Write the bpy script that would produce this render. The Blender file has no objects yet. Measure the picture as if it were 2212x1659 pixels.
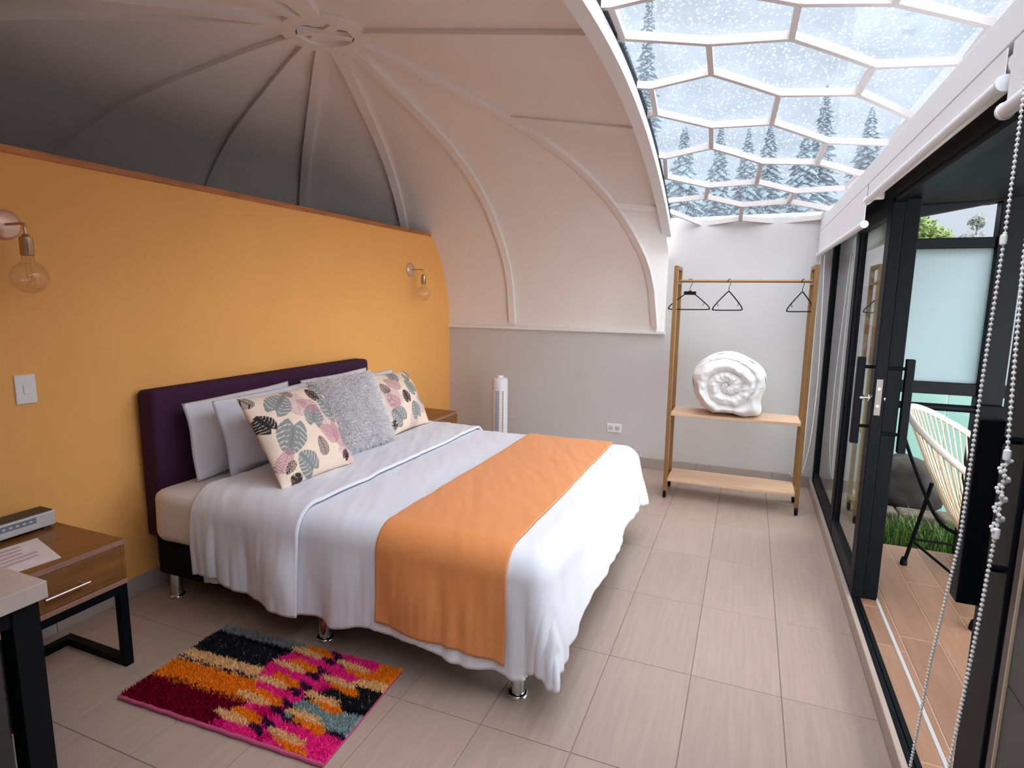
import bpy, bmesh, math, random
from mathutils import Vector, Matrix, noise
random.seed(7)
PI = math.pi
SC = bpy.context.scene
COL = SC.collection

# ------------------------------------------------------------------ camera
F_PX, PITCH, YAW, ROLL = 1254.0, .149, -.3855, .0127
EYE = Vector((0, 0, 1.5))
_fw = Vector((math.sin(YAW)*math.cos(PITCH), math.cos(YAW)*math.cos(PITCH), -math.sin(PITCH)))
_r = Vector((math.cos(YAW), -math.sin(YAW), 0)); _u = _r.cross(_fw)
_r2 = _r*math.cos(ROLL)+_u*math.sin(ROLL); _u2 = -_r*math.sin(ROLL)+_u*math.cos(ROLL)
cd = bpy.data.cameras.new('camera'); cam = bpy.data.objects.new('camera', cd); COL.objects.link(cam)
cd.sensor_width = 36; cd.lens = F_PX/2212*36; cd.clip_start = .02; cd.clip_end = 300
m4 = Matrix.Identity(4)
for i in range(3):
    m4[i][0] = _r2[i]; m4[i][1] = _u2[i]; m4[i][2] = -_fw[i]; m4[i][3] = EYE[i]
cam.matrix_world = m4
SC.camera = cam

# ------------------------------------------------------------------ sky, sun, exposure
w = bpy.data.worlds.new('overcast_sky'); SC.world = w; w.use_nodes = True
nt = w.node_tree; nt.nodes.clear()
wo = nt.nodes.new('ShaderNodeOutputWorld'); bg = nt.nodes.new('ShaderNodeBackground')
tc = nt.nodes.new('ShaderNodeTexCoord'); nz = nt.nodes.new('ShaderNodeTexNoise'); rp = nt.nodes.new('ShaderNodeValToRGB')
nz.inputs['Scale'].default_value = 1.6; nz.inputs['Detail'].default_value = 4
rp.color_ramp.elements[0].position = .3; rp.color_ramp.elements[0].color = (.70, .80, .93, 1)
rp.color_ramp.elements[1].position = .7; rp.color_ramp.elements[1].color = (.84, .91, 1.0, 1)
nt.links.new(tc.outputs['Generated'], nz.inputs['Vector']); nt.links.new(nz.outputs['Fac'], rp.inputs['Fac'])
nt.links.new(rp.outputs['Color'], bg.inputs['Color']); nt.links.new(bg.outputs['Background'], wo.inputs['Surface'])
bg.inputs['Strength'].default_value = .43
sd = bpy.data.lights.new('hazy_sun', 'SUN'); sd.energy = 7.6; sd.angle = math.radians(135); sd.color = (.98, .98, 1)
sun = bpy.data.objects.new('hazy_sun', sd); COL.objects.link(sun)
sun.rotation_euler = Vector((-.55, .72, -1)).to_track_quat('-Z', 'Y').to_euler()
sun.location = (4, 0, 9)
SC.view_settings.view_transform = 'Standard'; SC.view_settings.look = 'None'
SC.view_settings.gamma = 1; SC.view_settings.use_curve_mapping = False
SC.view_settings.exposure = 1.0
SC.cycles.use_adaptive_sampling = True; SC.cycles.adaptive_threshold = .05; SC.cycles.max_bounces = 8; SC.cycles.diffuse_bounces = 5; SC.cycles.transparent_max_bounces = 24
SC.cycles.glossy_bounces = 4; SC.cycles.transmission_bounces = 8
SC.cycles.caustics_reflective = False; SC.cycles.caustics_refractive = False
SC.cycles.use_denoising = True

# ------------------------------------------------------------------ helpers
def srgb(r, g, b):
    f = lambda c: ((c/255)/12.92 if c/255 <= .04045 else ((c/255+.055)/1.055)**2.4)
    return (f(r), f(g), f(b), 1)

def sm(e0, e1, x):
    t = max(0, min(1, (x-e0)/(e1-e0))); return t*t*(3-2*t)

MATS = {}
def mat(name, col, rough=.6, metal=0, noise_scale=0, noise_amt=.1, stretch=(1, 1, 1), bump=0, bump_scale=40, bump_stretch=(1, 1, 1),
        obj_random=0, spec=.5, sheen=0, attr=None, coat=0, trans=0):
    m = bpy.data.materials.new(name); m.use_nodes = True; t = m.node_tree; N = t.nodes; L = t.links
    b = N['Principled BSDF']
    b.inputs['Base Color'].default_value = col; b.inputs['Roughness'].default_value = rough; b.inputs['Metallic'].default_value = metal
    b.inputs['Specular IOR Level'].default_value = spec
    if sheen: b.inputs['Sheen Weight'].default_value = sheen
    if coat: b.inputs['Coat Weight'].default_value = coat
    co = N.new('ShaderNodeTexCoord'); cur = None
    if attr:
        a = N.new('ShaderNodeAttribute'); a.attribute_name = attr; cur = a.outputs['Color']
    if noise_scale:
        mp = N.new('ShaderNodeMapping'); mp.inputs['Scale'].default_value = stretch
        L.new(co.outputs['Object'], mp.inputs['Vector'])
        vec = mp.outputs['Vector']
        if obj_random:
            oi = N.new('ShaderNodeObjectInfo'); ad = N.new('ShaderNodeVectorMath'); ad.operation = 'ADD'
            ml = N.new('ShaderNodeMath'); ml.operation = 'MULTIPLY'; ml.inputs[1].default_value = 50
            L.new(oi.outputs['Random'], ml.inputs[0]); L.new(vec, ad.inputs[0]); L.new(ml.outputs[0], ad.inputs[1]); vec = ad.outputs[0]
        n = N.new('ShaderNodeTexNoise'); n.inputs['Scale'].default_value = noise_scale; n.inputs['Detail'].default_value = 5; n.inputs['Roughness'].default_value = .6
        L.new(vec, n.inputs['Vector'])
        mr = N.new('ShaderNodeMapRange'); mr.inputs['From Min'].default_value = .25; mr.inputs['From Max'].default_value = .75
        mr.inputs['To Min'].default_value = 1-noise_amt; mr.inputs['To Max'].default_value = 1+noise_amt
        L.new(n.outputs['Fac'], mr.inputs['Value']); val = mr.outputs['Result']
        if obj_random:
            m2 = N.new('ShaderNodeMapRange'); m2.inputs['To Min'].default_value = 1-obj_random; m2.inputs['To Max'].default_value = 1+obj_random
            L.new(oi.outputs['Random'], m2.inputs['Value']); mu = N.new('ShaderNodeMath'); mu.operation = 'MULTIPLY'
            L.new(val, mu.inputs[0]); L.new(m2.outputs['Result'], mu.inputs[1]); val = mu.outputs[0]
        vm = N.new('ShaderNodeVectorMath'); vm.operation = 'SCALE'
        if cur is None: vm.inputs[0].default_value = col[:3]
        else: L.new(cur, vm.inputs[0])
        L.new(val, vm.inputs['Scale']); cur = vm.outputs['Vector']
    if cur is not None: L.new(cur, b.inputs['Base Color'])
    if bump:
        mp2 = N.new('ShaderNodeMapping'); mp2.inputs['Scale'].default_value = bump_stretch
        L.new(co.outputs['Object'], mp2.inputs['Vector'])
        n2 = N.new('ShaderNodeTexNoise'); n2.inputs['Scale'].default_value = bump_scale; n2.inputs['Detail'].default_value = 3
        L.new(mp2.outputs['Vector'], n2.inputs['Vector'])
        bp = N.new('ShaderNodeBump'); bp.inputs['Strength'].default_value = bump; bp.inputs['Distance'].default_value = .01
        L.new(n2.outputs['Fac'], bp.inputs['Height']); L.new(bp.outputs['Normal'], b.inputs['Normal'])
    MATS[name] = m
    return m

def glass(name, tint, milk=0, milk_col=(1, 1, 1, 1), drops=False, reflect=1.0):
    """thin sheet: fresnel reflection + straight transmission, plus a translucent share for film, haze or rain"""
    m = bpy.data.materials.new(name); m.use_nodes = True; t = m.node_tree; N = t.nodes; L = t.links
    N.clear(); out = N.new('ShaderNodeOutputMaterial')
    tr = N.new('ShaderNodeBsdfTransparent'); tr.inputs['Color'].default_value = tint
    gl = N.new('ShaderNodeBsdfGlossy'); gl.inputs['Roughness'].default_value = .01
    lw = N.new('ShaderNodeLayerWeight'); lw.inputs['Blend'].default_value = .5
    pw = N.new('ShaderNodeMath'); pw.operation = 'POWER'; pw.inputs[1].default_value = 3.5; L.new(lw.outputs['Facing'], pw.inputs[0])
    fm = N.new('ShaderNodeMath'); fm.operation = 'MULTIPLY_ADD'; fm.inputs[1].default_value = .75*reflect; fm.inputs[2].default_value = .035*reflect
    L.new(pw.outputs[0], fm.inputs[0])
    body = tr.outputs[0]
    if milk or drops:
        tl = N.new('ShaderNodeBsdfTranslucent'); tl.inputs['Color'].default_value = milk_col
        mx = N.new('ShaderNodeMixShader'); mx.inputs[0].default_value = milk
        L.new(body, mx.inputs[1]); L.new(tl.outputs[0], mx.inputs[2]); body = mx.outputs[0]
        if drops:
            co = N.new('ShaderNodeTexCoord')
            v = N.new('ShaderNodeTexVoronoi'); v.inputs['Scale'].default_value = 48; v.inputs['Randomness'].default_value = 1
            wn = N.new('ShaderNodeTexNoise'); wn.inputs['Scale'].default_value = 30; wn.inputs['Detail'].default_value = 2
            big = N.new('ShaderNodeTexNoise'); big.inputs['Scale'].default_value = 3.5; big.inputs['Detail'].default_value = 3
            for nn in (v, wn, big): L.new(co.outputs['Object'], nn.inputs['Vector'])
            mr = N.new('ShaderNodeMapRange'); mr.inputs['From Min'].default_value = .16; mr.inputs['From Max'].default_value = .34
            mr.inputs['To Min'].default_value = 1; mr.inputs['To Max'].default_value = 0
            L.new(v.outputs['Distance'], mr.inputs['Value'])
            m2 = N.new('ShaderNodeMapRange'); m2.inputs['From Min'].default_value = .40; m2.inputs['From Max'].default_value = .55
            L.new(wn.outputs['Fac'], m2.inputs['Value'])
            m3 = N.new('ShaderNodeMapRange'); m3.inputs['From Min'].default_value = .3; m3.inputs['From Max'].default_value = .65
            m3.inputs['To Min'].default_value = .0; m3.inputs['To Max'].default_value = .03
            L.new(big.outputs['Fac'], m3.inputs['Value'])
            mu = N.new('ShaderNodeMath'); mu.operation = 'MULTIPLY'; L.new(mr.outputs[0], mu.inputs[0]); L.new(m2.outputs[0], mu.inputs[1])
            mu2 = N.new('ShaderNodeMath'); mu2.operation = 'MULTIPLY'; L.new(mu.outputs[0], mu2.inputs[0]); mu2.inputs[1].default_value = .26
            mx2 = N.new('ShaderNodeMath'); mx2.operation = 'MAXIMUM'; L.new(mu2.outputs[0], mx2.inputs[0]); L.new(m3.outputs[0], mx2.inputs[1])
            ad = N.new('ShaderNodeMath'); ad.operation = 'ADD'; ad.use_clamp = True; L.new(mx2.outputs[0], ad.inputs[0]); ad.inputs[1].default_value = milk
            L.new(ad.outputs[0], mx.inputs[0])
    mg = N.new('ShaderNodeMixShader'); L.new(fm.outputs[0], mg.inputs[0]); L.new(body, mg.inputs[1]); L.new(gl.outputs[0], mg.inputs[2])
    L.new(mg.outputs[0], out.inputs['Surface'])
    MATS[name] = m
    return m

ORG = {}
class MB:
    """collects geometry in world coordinates"""
    def __init__(s): s.v = []; s.f = []; s.c = None
    def add(s, vs, fs):
        o = len(s.v); s.v += [tuple(q) for q in vs]; s.f += [tuple(i+o for i in f) for f in fs]; return s
    def box(s, a, b, bev=0):
        x0, y0, z0 = [min(a[i], b[i]) for i in range(3)]; x1, y1, z1 = [max(a[i], b[i]) for i in range(3)]
        if bev <= 0:
            return s.add([(x0,y0,z0),(x1,y0,z0),(x1,y1,z0),(x0,y1,z0),(x0,y0,z1),(x1,y0,z1),(x1,y1,z1),(x0,y1,z1)],
                  [(0,3,2,1),(4,5,6,7),(0,1,5,4),(1,2,6,5),(2,3,7,6),(3,0,4,7)])
        bm = bmesh.new(); bmesh.ops.create_cube(bm, size=1)
        for v in bm.verts: v.co = Vector(((x0+x1)/2+v.co.x*(x1-x0), (y0+y1)/2+v.co.y*(y1-y0), (z0+z1)/2+v.co.z*(z1-z0)))
        bmesh.ops.bevel(bm, geom=list(bm.edges), offset=min(bev, .45*min(x1-x0, y1-y0, z1-z0)), segments=2 if bev < .02 else 4, profile=.5, affect='EDGES')
        s.bm(bm); return s
    def bm(s, bm):
        bm.verts.ensure_lookup_table(); bm.verts.index_update()
        s.add([v.co[:] for v in bm.verts], [[v.index for v in f.verts] for f in bm.faces]); bm.free()
    def bar(s, p, q, w, h, up=(0, 0, 1)):
        """box of section w (sideways) x h (along up) from p to q"""
        p = Vector(p); q = Vector(q); d = (q-p).normalized(); u = Vector(up); sd = d.cross(u)
        if sd.length < 1e-4: u = Vector((1, 0, 0)); sd = d.cross(u)
        sd.normalize(); u = sd.cross(d).normalized()
        vs = []
        for c in (p, q):
            for a, b in ((-1,-1),(1,-1),(1,1),(-1,1)): vs.append(c+sd*a*w/2+u*b*h/2)
        return s.add(vs, [(3,2,1,0),(4,5,6,7),(0,1,5,4),(1,2,6,5),(2,3,7,6),(3,0,4,7)])
    def sweep(s, pts, sides, ups, w, h):
        """rectangular band along pts"""
        o = []
        for p, sd, u in zip(pts, sides, ups):
            for a, b in ((-1, 0), (1, 0), (1, 1), (-1, 1)): o.append(Vector(p)+Vector(sd)*a*w/2+Vector(u)*b*h)
        fs = []
        for i in range(len(pts)-1):
            for j in range(4): fs.append((4*i+j, 4*i+(j+1) % 4, 4*i+4+(j+1) % 4, 4*i+4+j))
        n = 4*(len(pts)-1); fs += [(3, 2, 1, 0), (n, n+1, n+2, n+3)]
        return s.add(o, fs)
    def tube(s, pts, r, n=8, closed=False, caps=True):
        pts = [Vector(p) for p in pts]; k = len(pts); vs = []; fs = []; prev = None
        for i in range(k):
            a = pts[(i-1) % k] if (closed or i > 0) else pts[i]; b = pts[(i+1) % k] if (closed or i < k-1) else pts[i]
            d = (b-a).normalized()
            if prev is None:
                ref = Vector((0, 0, 1)) if abs(d.z) < .9 else Vector((1, 0, 0)); x = d.cross(ref).normalized()
            else:
                x = (prev - d*prev.dot(d)).normalized()
            prev = x; y = d.cross(x); rr = r[i] if isinstance(r, (list, tuple)) else r
            for j in range(n):
                an = 2*PI*j/n; vs.append(pts[i]+x*math.cos(an)*rr+y*math.sin(an)*rr)
        m = k if closed else k-1
        for i in range(m):
            for j in range(n):
                i2 = (i+1) % k; fs.append((i*n+j, i*n+(j+1) % n, i2*n+(j+1) % n, i2*n+j))
        if caps and not closed: fs += [tuple(range(n-1, -1, -1)), tuple(range((k-1)*n, k*n))]
        return s.add(vs, fs)
    def lathe(s, prof, c, axis=(0, 0, 1), n=24):
        ax = Vector(axis).normalized(); x = ax.orthogonal().normalized(); y = ax.cross(x); c = Vector(c); vs = []; fs = []
        for r, h in prof:
            for j in range(n):
                a = 2*PI*j/n; vs.append(c+ax*h+x*r*math.cos(a)+y*r*math.sin(a))
        for i in range(len(prof)-1):
            for j in range(n): fs.append((i*n+j, i*n+(j+1) % n, (i+1)*n+(j+1) % n, (i+1)*n+j))
        if prof[0][0] > 1e-5: fs.append(tuple(range(n-1, -1, -1)))
        if prof[-1][0] > 1e-5: fs.append(tuple(range((len(prof)-1)*n, len(prof)*n)))
        return s.add(vs, fs)
    def grid(s, fn, nu, nv):
        vs = [fn(i/nu, j/nv) for i in range(nu+1) for j in range(nv+1)]
        fs = [(i*(nv+1)+j, (i+1)*(nv+1)+j, (i+1)*(nv+1)+j+1, i*(nv+1)+j+1) for i in range(nu) for j in range(nv)]
        return s.add(vs, fs)
    def prism(s, poly, axis, a, b):
        """poly of 2-D points extruded along axis ('x','y','z') from a to b"""
        def P(u, v, t): return {'x': (t, u, v), 'y': (u, t, v), 'z': (u, v, t)}[axis]
        n = len(poly); vs = [P(u, v, a) for u, v in poly]+[P(u, v, b) for u, v in poly]
        return s.add(vs, [tuple(range(n-1, -1, -1)), tuple(range(n, 2*n))]+[(i, (i+1) % n, n+(i+1) % n, n+i) for i in range(n)])
    def build(s, name, material, parent=None, smooth=False, origin=None, fixn=True, angle=40):
        o = ORG[parent.name] if parent is not None else Vector(origin or (0, 0, 0))
        me = bpy.data.meshes.new(name); me.from_pydata([tuple(Vector(v)-o) for v in s.v], [], s.f)
        if fixn:
            bm = bmesh.new(); bm.from_mesh(me); bmesh.ops.remove_doubles(bm, verts=bm.verts, dist=1e-6) if s.c is None else None
            bmesh.ops.recalc_face_normals(bm, faces=bm.faces); bm.to_mesh(me); bm.free()
        if s.c is not None:
            at = me.color_attributes.new('Col', 'FLOAT_COLOR', 'POINT')
            for i, c in enumerate(s.c): at.data[i].color = c
        me.materials.append(MATS[material] if isinstance(material, str) else material)
        if smooth:
            for p in me.polygons: p.use_smooth = True
            if angle: me.set_sharp_from_angle(angle=math.radians(angle))
        ob = bpy.data.objects.new(name, me); COL.objects.link(ob)
        if parent is not None: ob.parent = parent
        else: ob.location = o
        ORG[ob.name] = o
        return ob

def tag(o, label=None, cat=None, group=None, kind=None):
    if label: o['label'] = label
    if cat: o['category'] = cat
    if group: o['group'] = group
    if kind: o['kind'] = kind
    return o
def thing(name, label, cat, loc, group=None, kind=None):
    e = bpy.data.objects.new(name, None); COL.objects.link(e); e.location = loc; e.empty_display_size = .05
    ORG[e.name] = Vector(loc); return tag(e, label, cat, group, kind)
def struct(name, label, loc=(0, 0, 0)): return thing(name, label, None, loc, kind='structure')
def copy_tree(o, d, parent=None):
    c = o.copy(); COL.objects.link(c); c.parent = parent
    if parent is None: c.location = Vector(o.location)+Vector(d)
    for ch in list(o.children): copy_tree(ch, d, c)
    return c

# ------------------------------------------------------------------ materials
mat('yellow_paint', (.93, .46, .13, 1), .7, noise_scale=3, noise_amt=.035, bump=.05, bump_scale=120)
mat('grey_paint', (.60, .575, .57, 1), .75, noise_scale=2, noise_amt=.03, bump=.05, bump_scale=120)
mat('dome_white', (.84, .78, .75, 1), .65, noise_scale=1.5, noise_amt=.03, bump=.06, bump_scale=60)
mat('trim_white', (.82, .80, .80, 1), .45)
mat('white_gloss', (.80, .80, .82, 1), .3)
mat('floor_tile', (.43, .325, .268, 1), .42, noise_scale=9, noise_amt=.09, stretch=(6, .35, 1), obj_random=.03, bump=.03, bump_scale=60, bump_stretch=(6, .4, 1))
mat('grout', (.27, .205, .17, 1), .9)
mat('skirting_tile', (.42, .36, .325, 1), .5, noise_scale=9, noise_amt=.06, stretch=(.4, .4, 4))
mat('wall_cap_wood', (.46, .16, .045, 1), .5, noise_scale=14, noise_amt=.5, stretch=(1, .15, 1))
mat('curb_tile', (.44, .35, .30, 1), .5, noise_scale=12, noise_amt=.06)
mat('deck_plank', (.34, .185, .115, 1), .5, noise_scale=7, noise_amt=.16, stretch=(5, .5, 1), obj_random=.10, bump=.04, bump_scale=40, bump_stretch=(6, .4, 1))
mat('deck_grout', (.62, .42, .32, 1), .8)
mat('drain_metal', (.55, .53, .52, 1), .5)
mat('bar_trim_dimmed', (.64, .575, .55, 1), .5)  # trim white dimmed and warmed to imitate the bars' shaded undersides
mat('bounce_absorber', (.035, .034, .034, 1), .5)  # near-black so the unseen back room bounces little light
mat('black_metal', (.0022, .0034, .0052, 1), .5, spec=.10)
mat('charcoal_metal', (.0045, .0062, .0082, 1), .5, spec=.14)
mat('steel', (.22, .20, .185, 1), .5, .7)
mat('chrome', (.75, .75, .75, 1), .12, 1)
mat('brass', (.62, .42, .25, 1), .32, 1, noise_scale=30, noise_amt=.05)
mat('copper_plate', (.80, .52, .40, 1), .35, .6)
mat('bronze_frame', (.30, .155, .055, 1), .45, .35, noise_scale=20, noise_amt=.08)
mat('oak_shelf', (.66, .42, .28, 1), .55, noise_scale=6, noise_amt=.14, stretch=(.6, 7, 7), bump=.03, bump_scale=20, bump_stretch=(1, 8, 8))
mat('walnut', (.22, .088, .022, 1), .38, noise_scale=4, noise_amt=.38, stretch=(5, .7, 6), bump=.02, bump_scale=20, bump_stretch=(8, 1, 8))
mat('walnut_edge', (.33, .165, .115, 1), .5)
mat('desk_laminate', (.52, .43, .385, 1), .5, noise_scale=5, noise_amt=.10, stretch=(.7, 6, 6))
mat('purple_fabric', (.055, .021, .050, 1), .9, noise_scale=90, noise_amt=.12, bump=.15, bump_scale=500, spec=.15)
mat('dark_base_fabric', (.007, .005, .012, 1), .9, bump=.1, bump_scale=400, spec=.12)
mat('sheet_white', (.80, .765, .745, 1), .75, bump=.08, bump_scale=300)
mat('linen_white', (.76, .765, .82, 1), .75, bump=.08, bump_scale=300, sheen=.15)
mat('linen_roll', (.80, .77, .76, 1), .8, bump=.12, bump_scale=160, sheen=.2)
mat('runner_orange', (.74, .265, .075, 1), .68, noise_scale=60, noise_amt=.05, bump=.1, bump_scale=260, sheen=.2)
mat('painted_cloth', (1, 1, 1, 1), .8, attr='Col', bump=.1, bump_scale=400)
mat('rug_pile', (1, 1, 1, 1), .9, attr='Col', noise_scale=300, noise_amt=.25, spec=.1)
mat('rug_binding', (.55, .09, .20, 1), .8)
mat('fur_grey', (.50, .48, .49, 1), .9, attr='Col', sheen=.5)
mat('fur_base', (.62, .60, .61, 1), .9)
mat('fan_white', (.78, .77, .80, 1), .4)
mat('fan_slot', (.10, .10, .14, 1), .5)
mat('fan_blue', (.12, .22, .55, 1), .5)
mat('fan_brown', (.36, .20, .10, 1), .5)
mat('plastic_white', (.85, .83, .82, 1), .35)
mat('plastic_grey', (.62, .60, .60, 1), .4)  # pale grey plastic for buttons, socket faces and the lower display
mat('radio_dark', (.045, .032, .026, 1), .5)
mat('radio_silver', (.62, .60, .60, 1), .4, .2)
mat('radio_screen', (.20, .22, .26, 1), .25)
mat('radio_glyph', (.55, .60, .68, 1), .3)
mat('paper', (.84, .79, .80, 1), .7, noise_scale=14, noise_amt=.10)
mat('paper_print', (.55, .46, .52, 1), .7)
mat('hanger_black', (.004, .0035, .0035, 1), .5, spec=.1)
mat('blind_fabric', (.80, .77, .77, 1), .8, noise_scale=8, noise_amt=.02, bump=.05, bump_scale=300)
mat('bead', (.78, .77, .75, 1), .3)
mat('bulb_socket', (.50, .33, .20, 1), .3, .9)
mat('cord_cream', (.78, .68, .50, 1), .5)
mat('cord_white', (.82, .79, .72, 1), .5)
mat('grass', (.10, .21, .035, 1), .7, noise_scale=8, noise_amt=.4)
mat('soil', (.10, .075, .05, 1), .9, noise_scale=5, noise_amt=.3)
mat('rock', (.035, .031, .028, 1), .9, noise_scale=4, noise_amt=.55, bump=.6, bump_scale=12)
mat('retaining_stone', (.10, .08, .06, 1), .95, noise_scale=6, noise_amt=.6, stretch=(3, 3, .7), bump=.5, bump_scale=10)
mat('canopy_dark', (.008, .013, .015, 1), .6, spec=.2)
mat('canopy_wood', (.34, .17, .075, 1), .6, noise_scale=8, noise_amt=.3, stretch=(1, 6, 6))
mat('conifer', (.095, .135, .15, 1), .9, noise_scale=6, noise_amt=.4)  # bluish grey of the mist mixed into the foliage colour
mat('leaf_green', (.075, .12, .018, 1), .6, noise_scale=4, noise_amt=.4)
mat('leaf_dusty', (.13, .15, .13, 1), .7, noise_scale=4, noise_amt=.3)
mat('bark', (.09, .07, .055, 1), .9)
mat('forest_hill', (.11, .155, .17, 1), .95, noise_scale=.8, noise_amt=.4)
mat('stone_panel', (.055, .055, .054, 1), .5, noise_scale=5, noise_amt=.25)
mat('cream_bead', (.55, .43, .31, 1), .6)
mat('brown_bead', (.12, .095, .085, 1), .6)
mat('orange_glaze', (.75, .20, .03, 1), .4)
glass('skylight_glass', (.90, .93, .96, 1), milk=.014, milk_col=(.78, .89, 1, 1), drops=True, reflect=.5)
glass('door_glass', (.88, .92, .90, 1), reflect=1.6)
glass('frosted_glass', (.80, .92, .92, 1), milk=.93, milk_col=(.86, .95, .98, 1), reflect=.4)
glass('mint_glass', (.70, .92, .86, 1), milk=.85, milk_col=(.72, .96, .90, 1), reflect=.4)
glass('bulb_glass', (.97, .93, .88, 1), milk=.02, milk_col=(1, .85, .65, 1), reflect=2.0)
mat('fridge_glass', (.012, .016, .016, 1), .08, coat=.5)

# ------------------------------------------------------------------ dimensions
XL, XR, YB, YN = -2.755, .53, 5.12, -.35      # yellow wall, curb face, far wall, near wall
HX, HY = -2.08, 2.56                          # dome crown
ZB = 1.21                                     # dome springing
PRF = [(0, 2.835), (.2, 2.81), (.4, 2.78), (.73, 2.715), (1.01, 2.655), (1.31, 2.575), (1.645, 2.445), (2.0, 2.235), (2.3, 1.955), (2.47, 1.70), (2.545, 1.43), (2.575, 1.21), (2.585, 1.05)]
SN = (HY-YN)/2.575
def prof(r):
    r = max(0, min(r, PRF[-1][0]))
    for i in range(len(PRF)-1):
        if r <= PRF[i+1][0]:
            p0 = PRF[i-1] if i > 0 else (-PRF[1][0], PRF[1][1]); p1 = PRF[i]; p2 = PRF[i+1]; p3 = PRF[i+2] if i+2 < len(PRF) else p2
            t = (r-p1[0])/(p2[0]-p1[0]); h = p2[0]-p1[0]
            m1 = (p2[1]-p0[1])/(p2[0]-p0[0])*h; m2 = ((p3[1]-p1[1])/(p3[0]-p1[0]) if p3[0] > p1[0]+1e-6 else 0)*h
            return (2*t**3-3*t*t+1)*p1[1]+(t**3-2*t*t+t)*m1+(-2*t**3+3*t*t)*p2[1]+(t**3-t*t)*m2
    return PRF[-1][1]
def dome_pt(th, r):
    """th measured from +y towards +x, r = superelliptic radius"""
    s, c = math.sin(th), math.cos(th); k = 1/((abs(s)**4+abs(c)**4)**.25)
    dx, dy = r*k*s, r*k*c
    if dy < 0: dy *= SN
    return Vector((HX+dx, HY+dy, prof(r)))
def dome_z(x, y):
    dx = abs(x-HX); dy = y-HY; dy = dy if dy > 0 else -dy/SN
    return prof((dx**4+dy**4)**.25)
TH = math.radians(28)

# ------------------------------------------------------------------ floor with tiles
TW, TL, TX0, TY0 = .3326, .579, -.789, 1.684
fl = MB().box((-4.75, YN-.1, -.12), (XR+.05, YB+.1, -.0022)).build('floor', 'grout')
tag(fl, 'beige wood-look tiled bedroom floor', kind='structure')
tile_mesh = {}
for i in range(-7, 5):
    for j in range(-5, 8):
        x0, x1 = TX0+i*TW, TX0+(i+1)*TW; y0, y1 = TY0+j*TL, TY0+(j+1)*TL
        x0 = max(x0, XL); x1 = min(x1, XR); y0 = max(y0, YN); y1 = min(y1, YB)
        if x1-x0 < .02 or y1-y0 < .02: continue
        key = (round(x1-x0, 3), round(y1-y0, 3)); c = ((x0+x1)/2, (y0+y1)/2, 0)
        if key not in tile_mesh:
            g = .0017; hx, hy = (x1-x0)/2-g, (y1-y0)/2-g
            b = MB().box((-hx, -hy, -.008), (hx, hy, 0), .0015)
            ob = b.build('tile', 'floor_tile'); tile_mesh[key] = ob.data
        else:
            ob = bpy.data.objects.new('tile', tile_mesh[key]); COL.objects.link(ob)
        ob.location = c; ob.parent = fl

# ------------------------------------------------------------------ walls
# yellow partition: its top is level, its far and near ends follow the dome
def wall_edge(z, far):
    lo, hi = (HY, YB) if far else (HY, YN)
    for _ in range(40):
        m = (lo+hi)/2
        if dome_z(XL, m) > z: lo = m
        else: hi = m
    return lo
zs_ = [1.215+(2.05-1.215)*i/14 for i in range(15)]
poly = [(YN, 0), (YB, 0), (YB, 1.2)]+[(wall_edge(z, True)+.006, z) for z in zs_]+[(wall_edge(z, False)-.006, z) for z in reversed(zs_)]+[(YN, 1.2)]
wl = MB().prism(poly, 'x', XL, XL-.10).build('wall_left', 'yellow_paint'); tag(wl, 'mustard yellow partition wall behind the bed', kind='structure')
yt0, yt1 = wall_edge(2.055, False), wall_edge(2.055, True)
tr = MB().box((XL+.010, yt0, 2.036), (XL-.110, yt1, 2.066), .003).build('trim_1', 'wall_cap_wood'); tag(tr, 'brown wooden cap along the top of the yellow wall', kind='structure')
# far wall: low under the dome, tall under the skylight
poly = [(-4.75, 0), (.68, 0), (.68, 2.175), (-.70, 2.165), (-.70, 1.205), (-4.75, 1.205)]
wb = MB().prism(poly, 'y', YB, YB+.12).build('wall_back', 'grey_paint'); tag(wb, 'plain grey end wall with the clothes rack', kind='structure')
poly = [(-4.75, 0), (.68, 0), (.68, 2.175), (-.70, 2.165), (-.70, 1.205), (-4.75, 1.205)]
wf = MB().prism(poly, 'y', YN, YN-.12).build('wall_front', 'grey_paint'); tag(wf, 'grey wall behind the viewer', kind='structure')
wo_ = MB().box((-4.75, YN, 0), (-4.65, YB, 1.21)).build('wall_outer', 'bounce_absorber'); tag(wo_, 'outer wall hidden behind the yellow partition', kind='structure')
MB().box((-4.65, YN, -.002), (XL-.102, YB, .004)).build('floor_absorber', 'bounce_absorber', wo_)  # unseen dark skins, here and below, added to cut light bounced to the dome
MB().box((-4.65, YB-.006, .004), (XL-.102, YB, 1.2)).build('end_absorber', 'bounce_absorber', wo_)
MB().box((-4.65, YN, .004), (XL-.102, YN+.006, 1.2)).build('end_absorber', 'bounce_absorber', wo_)
MB().box((XL-.108, YN+.1, .004), (XL-.1005, 4.75, 2.03)).build('partition_absorber', 'bounce_absorber', wo_)
# skirtings
sk = struct('baseboard_left', 'grey tile skirting along the yellow wall'); yy = YN
while yy < YB-.01:
    y1 = min(yy+.60, YB-.012); MB().box((XL, yy+.001, 0), (XL+.011, y1-.001, .095), .002).build('skirting_tile', 'skirting_tile', sk); yy = y1
    if y1 >= YB-.013: break
sk = struct('baseboard_back', 'grey tile skirting along the end wall'); xx = XL+.012
while xx < XR-.01:
    x1 = min(xx+.60, XR); MB().box((xx+.001, YB-.011, 0), (x1-.001, YB, .095), .002).build('skirting_tile', 'skirting_tile', sk); xx = x1

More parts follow.
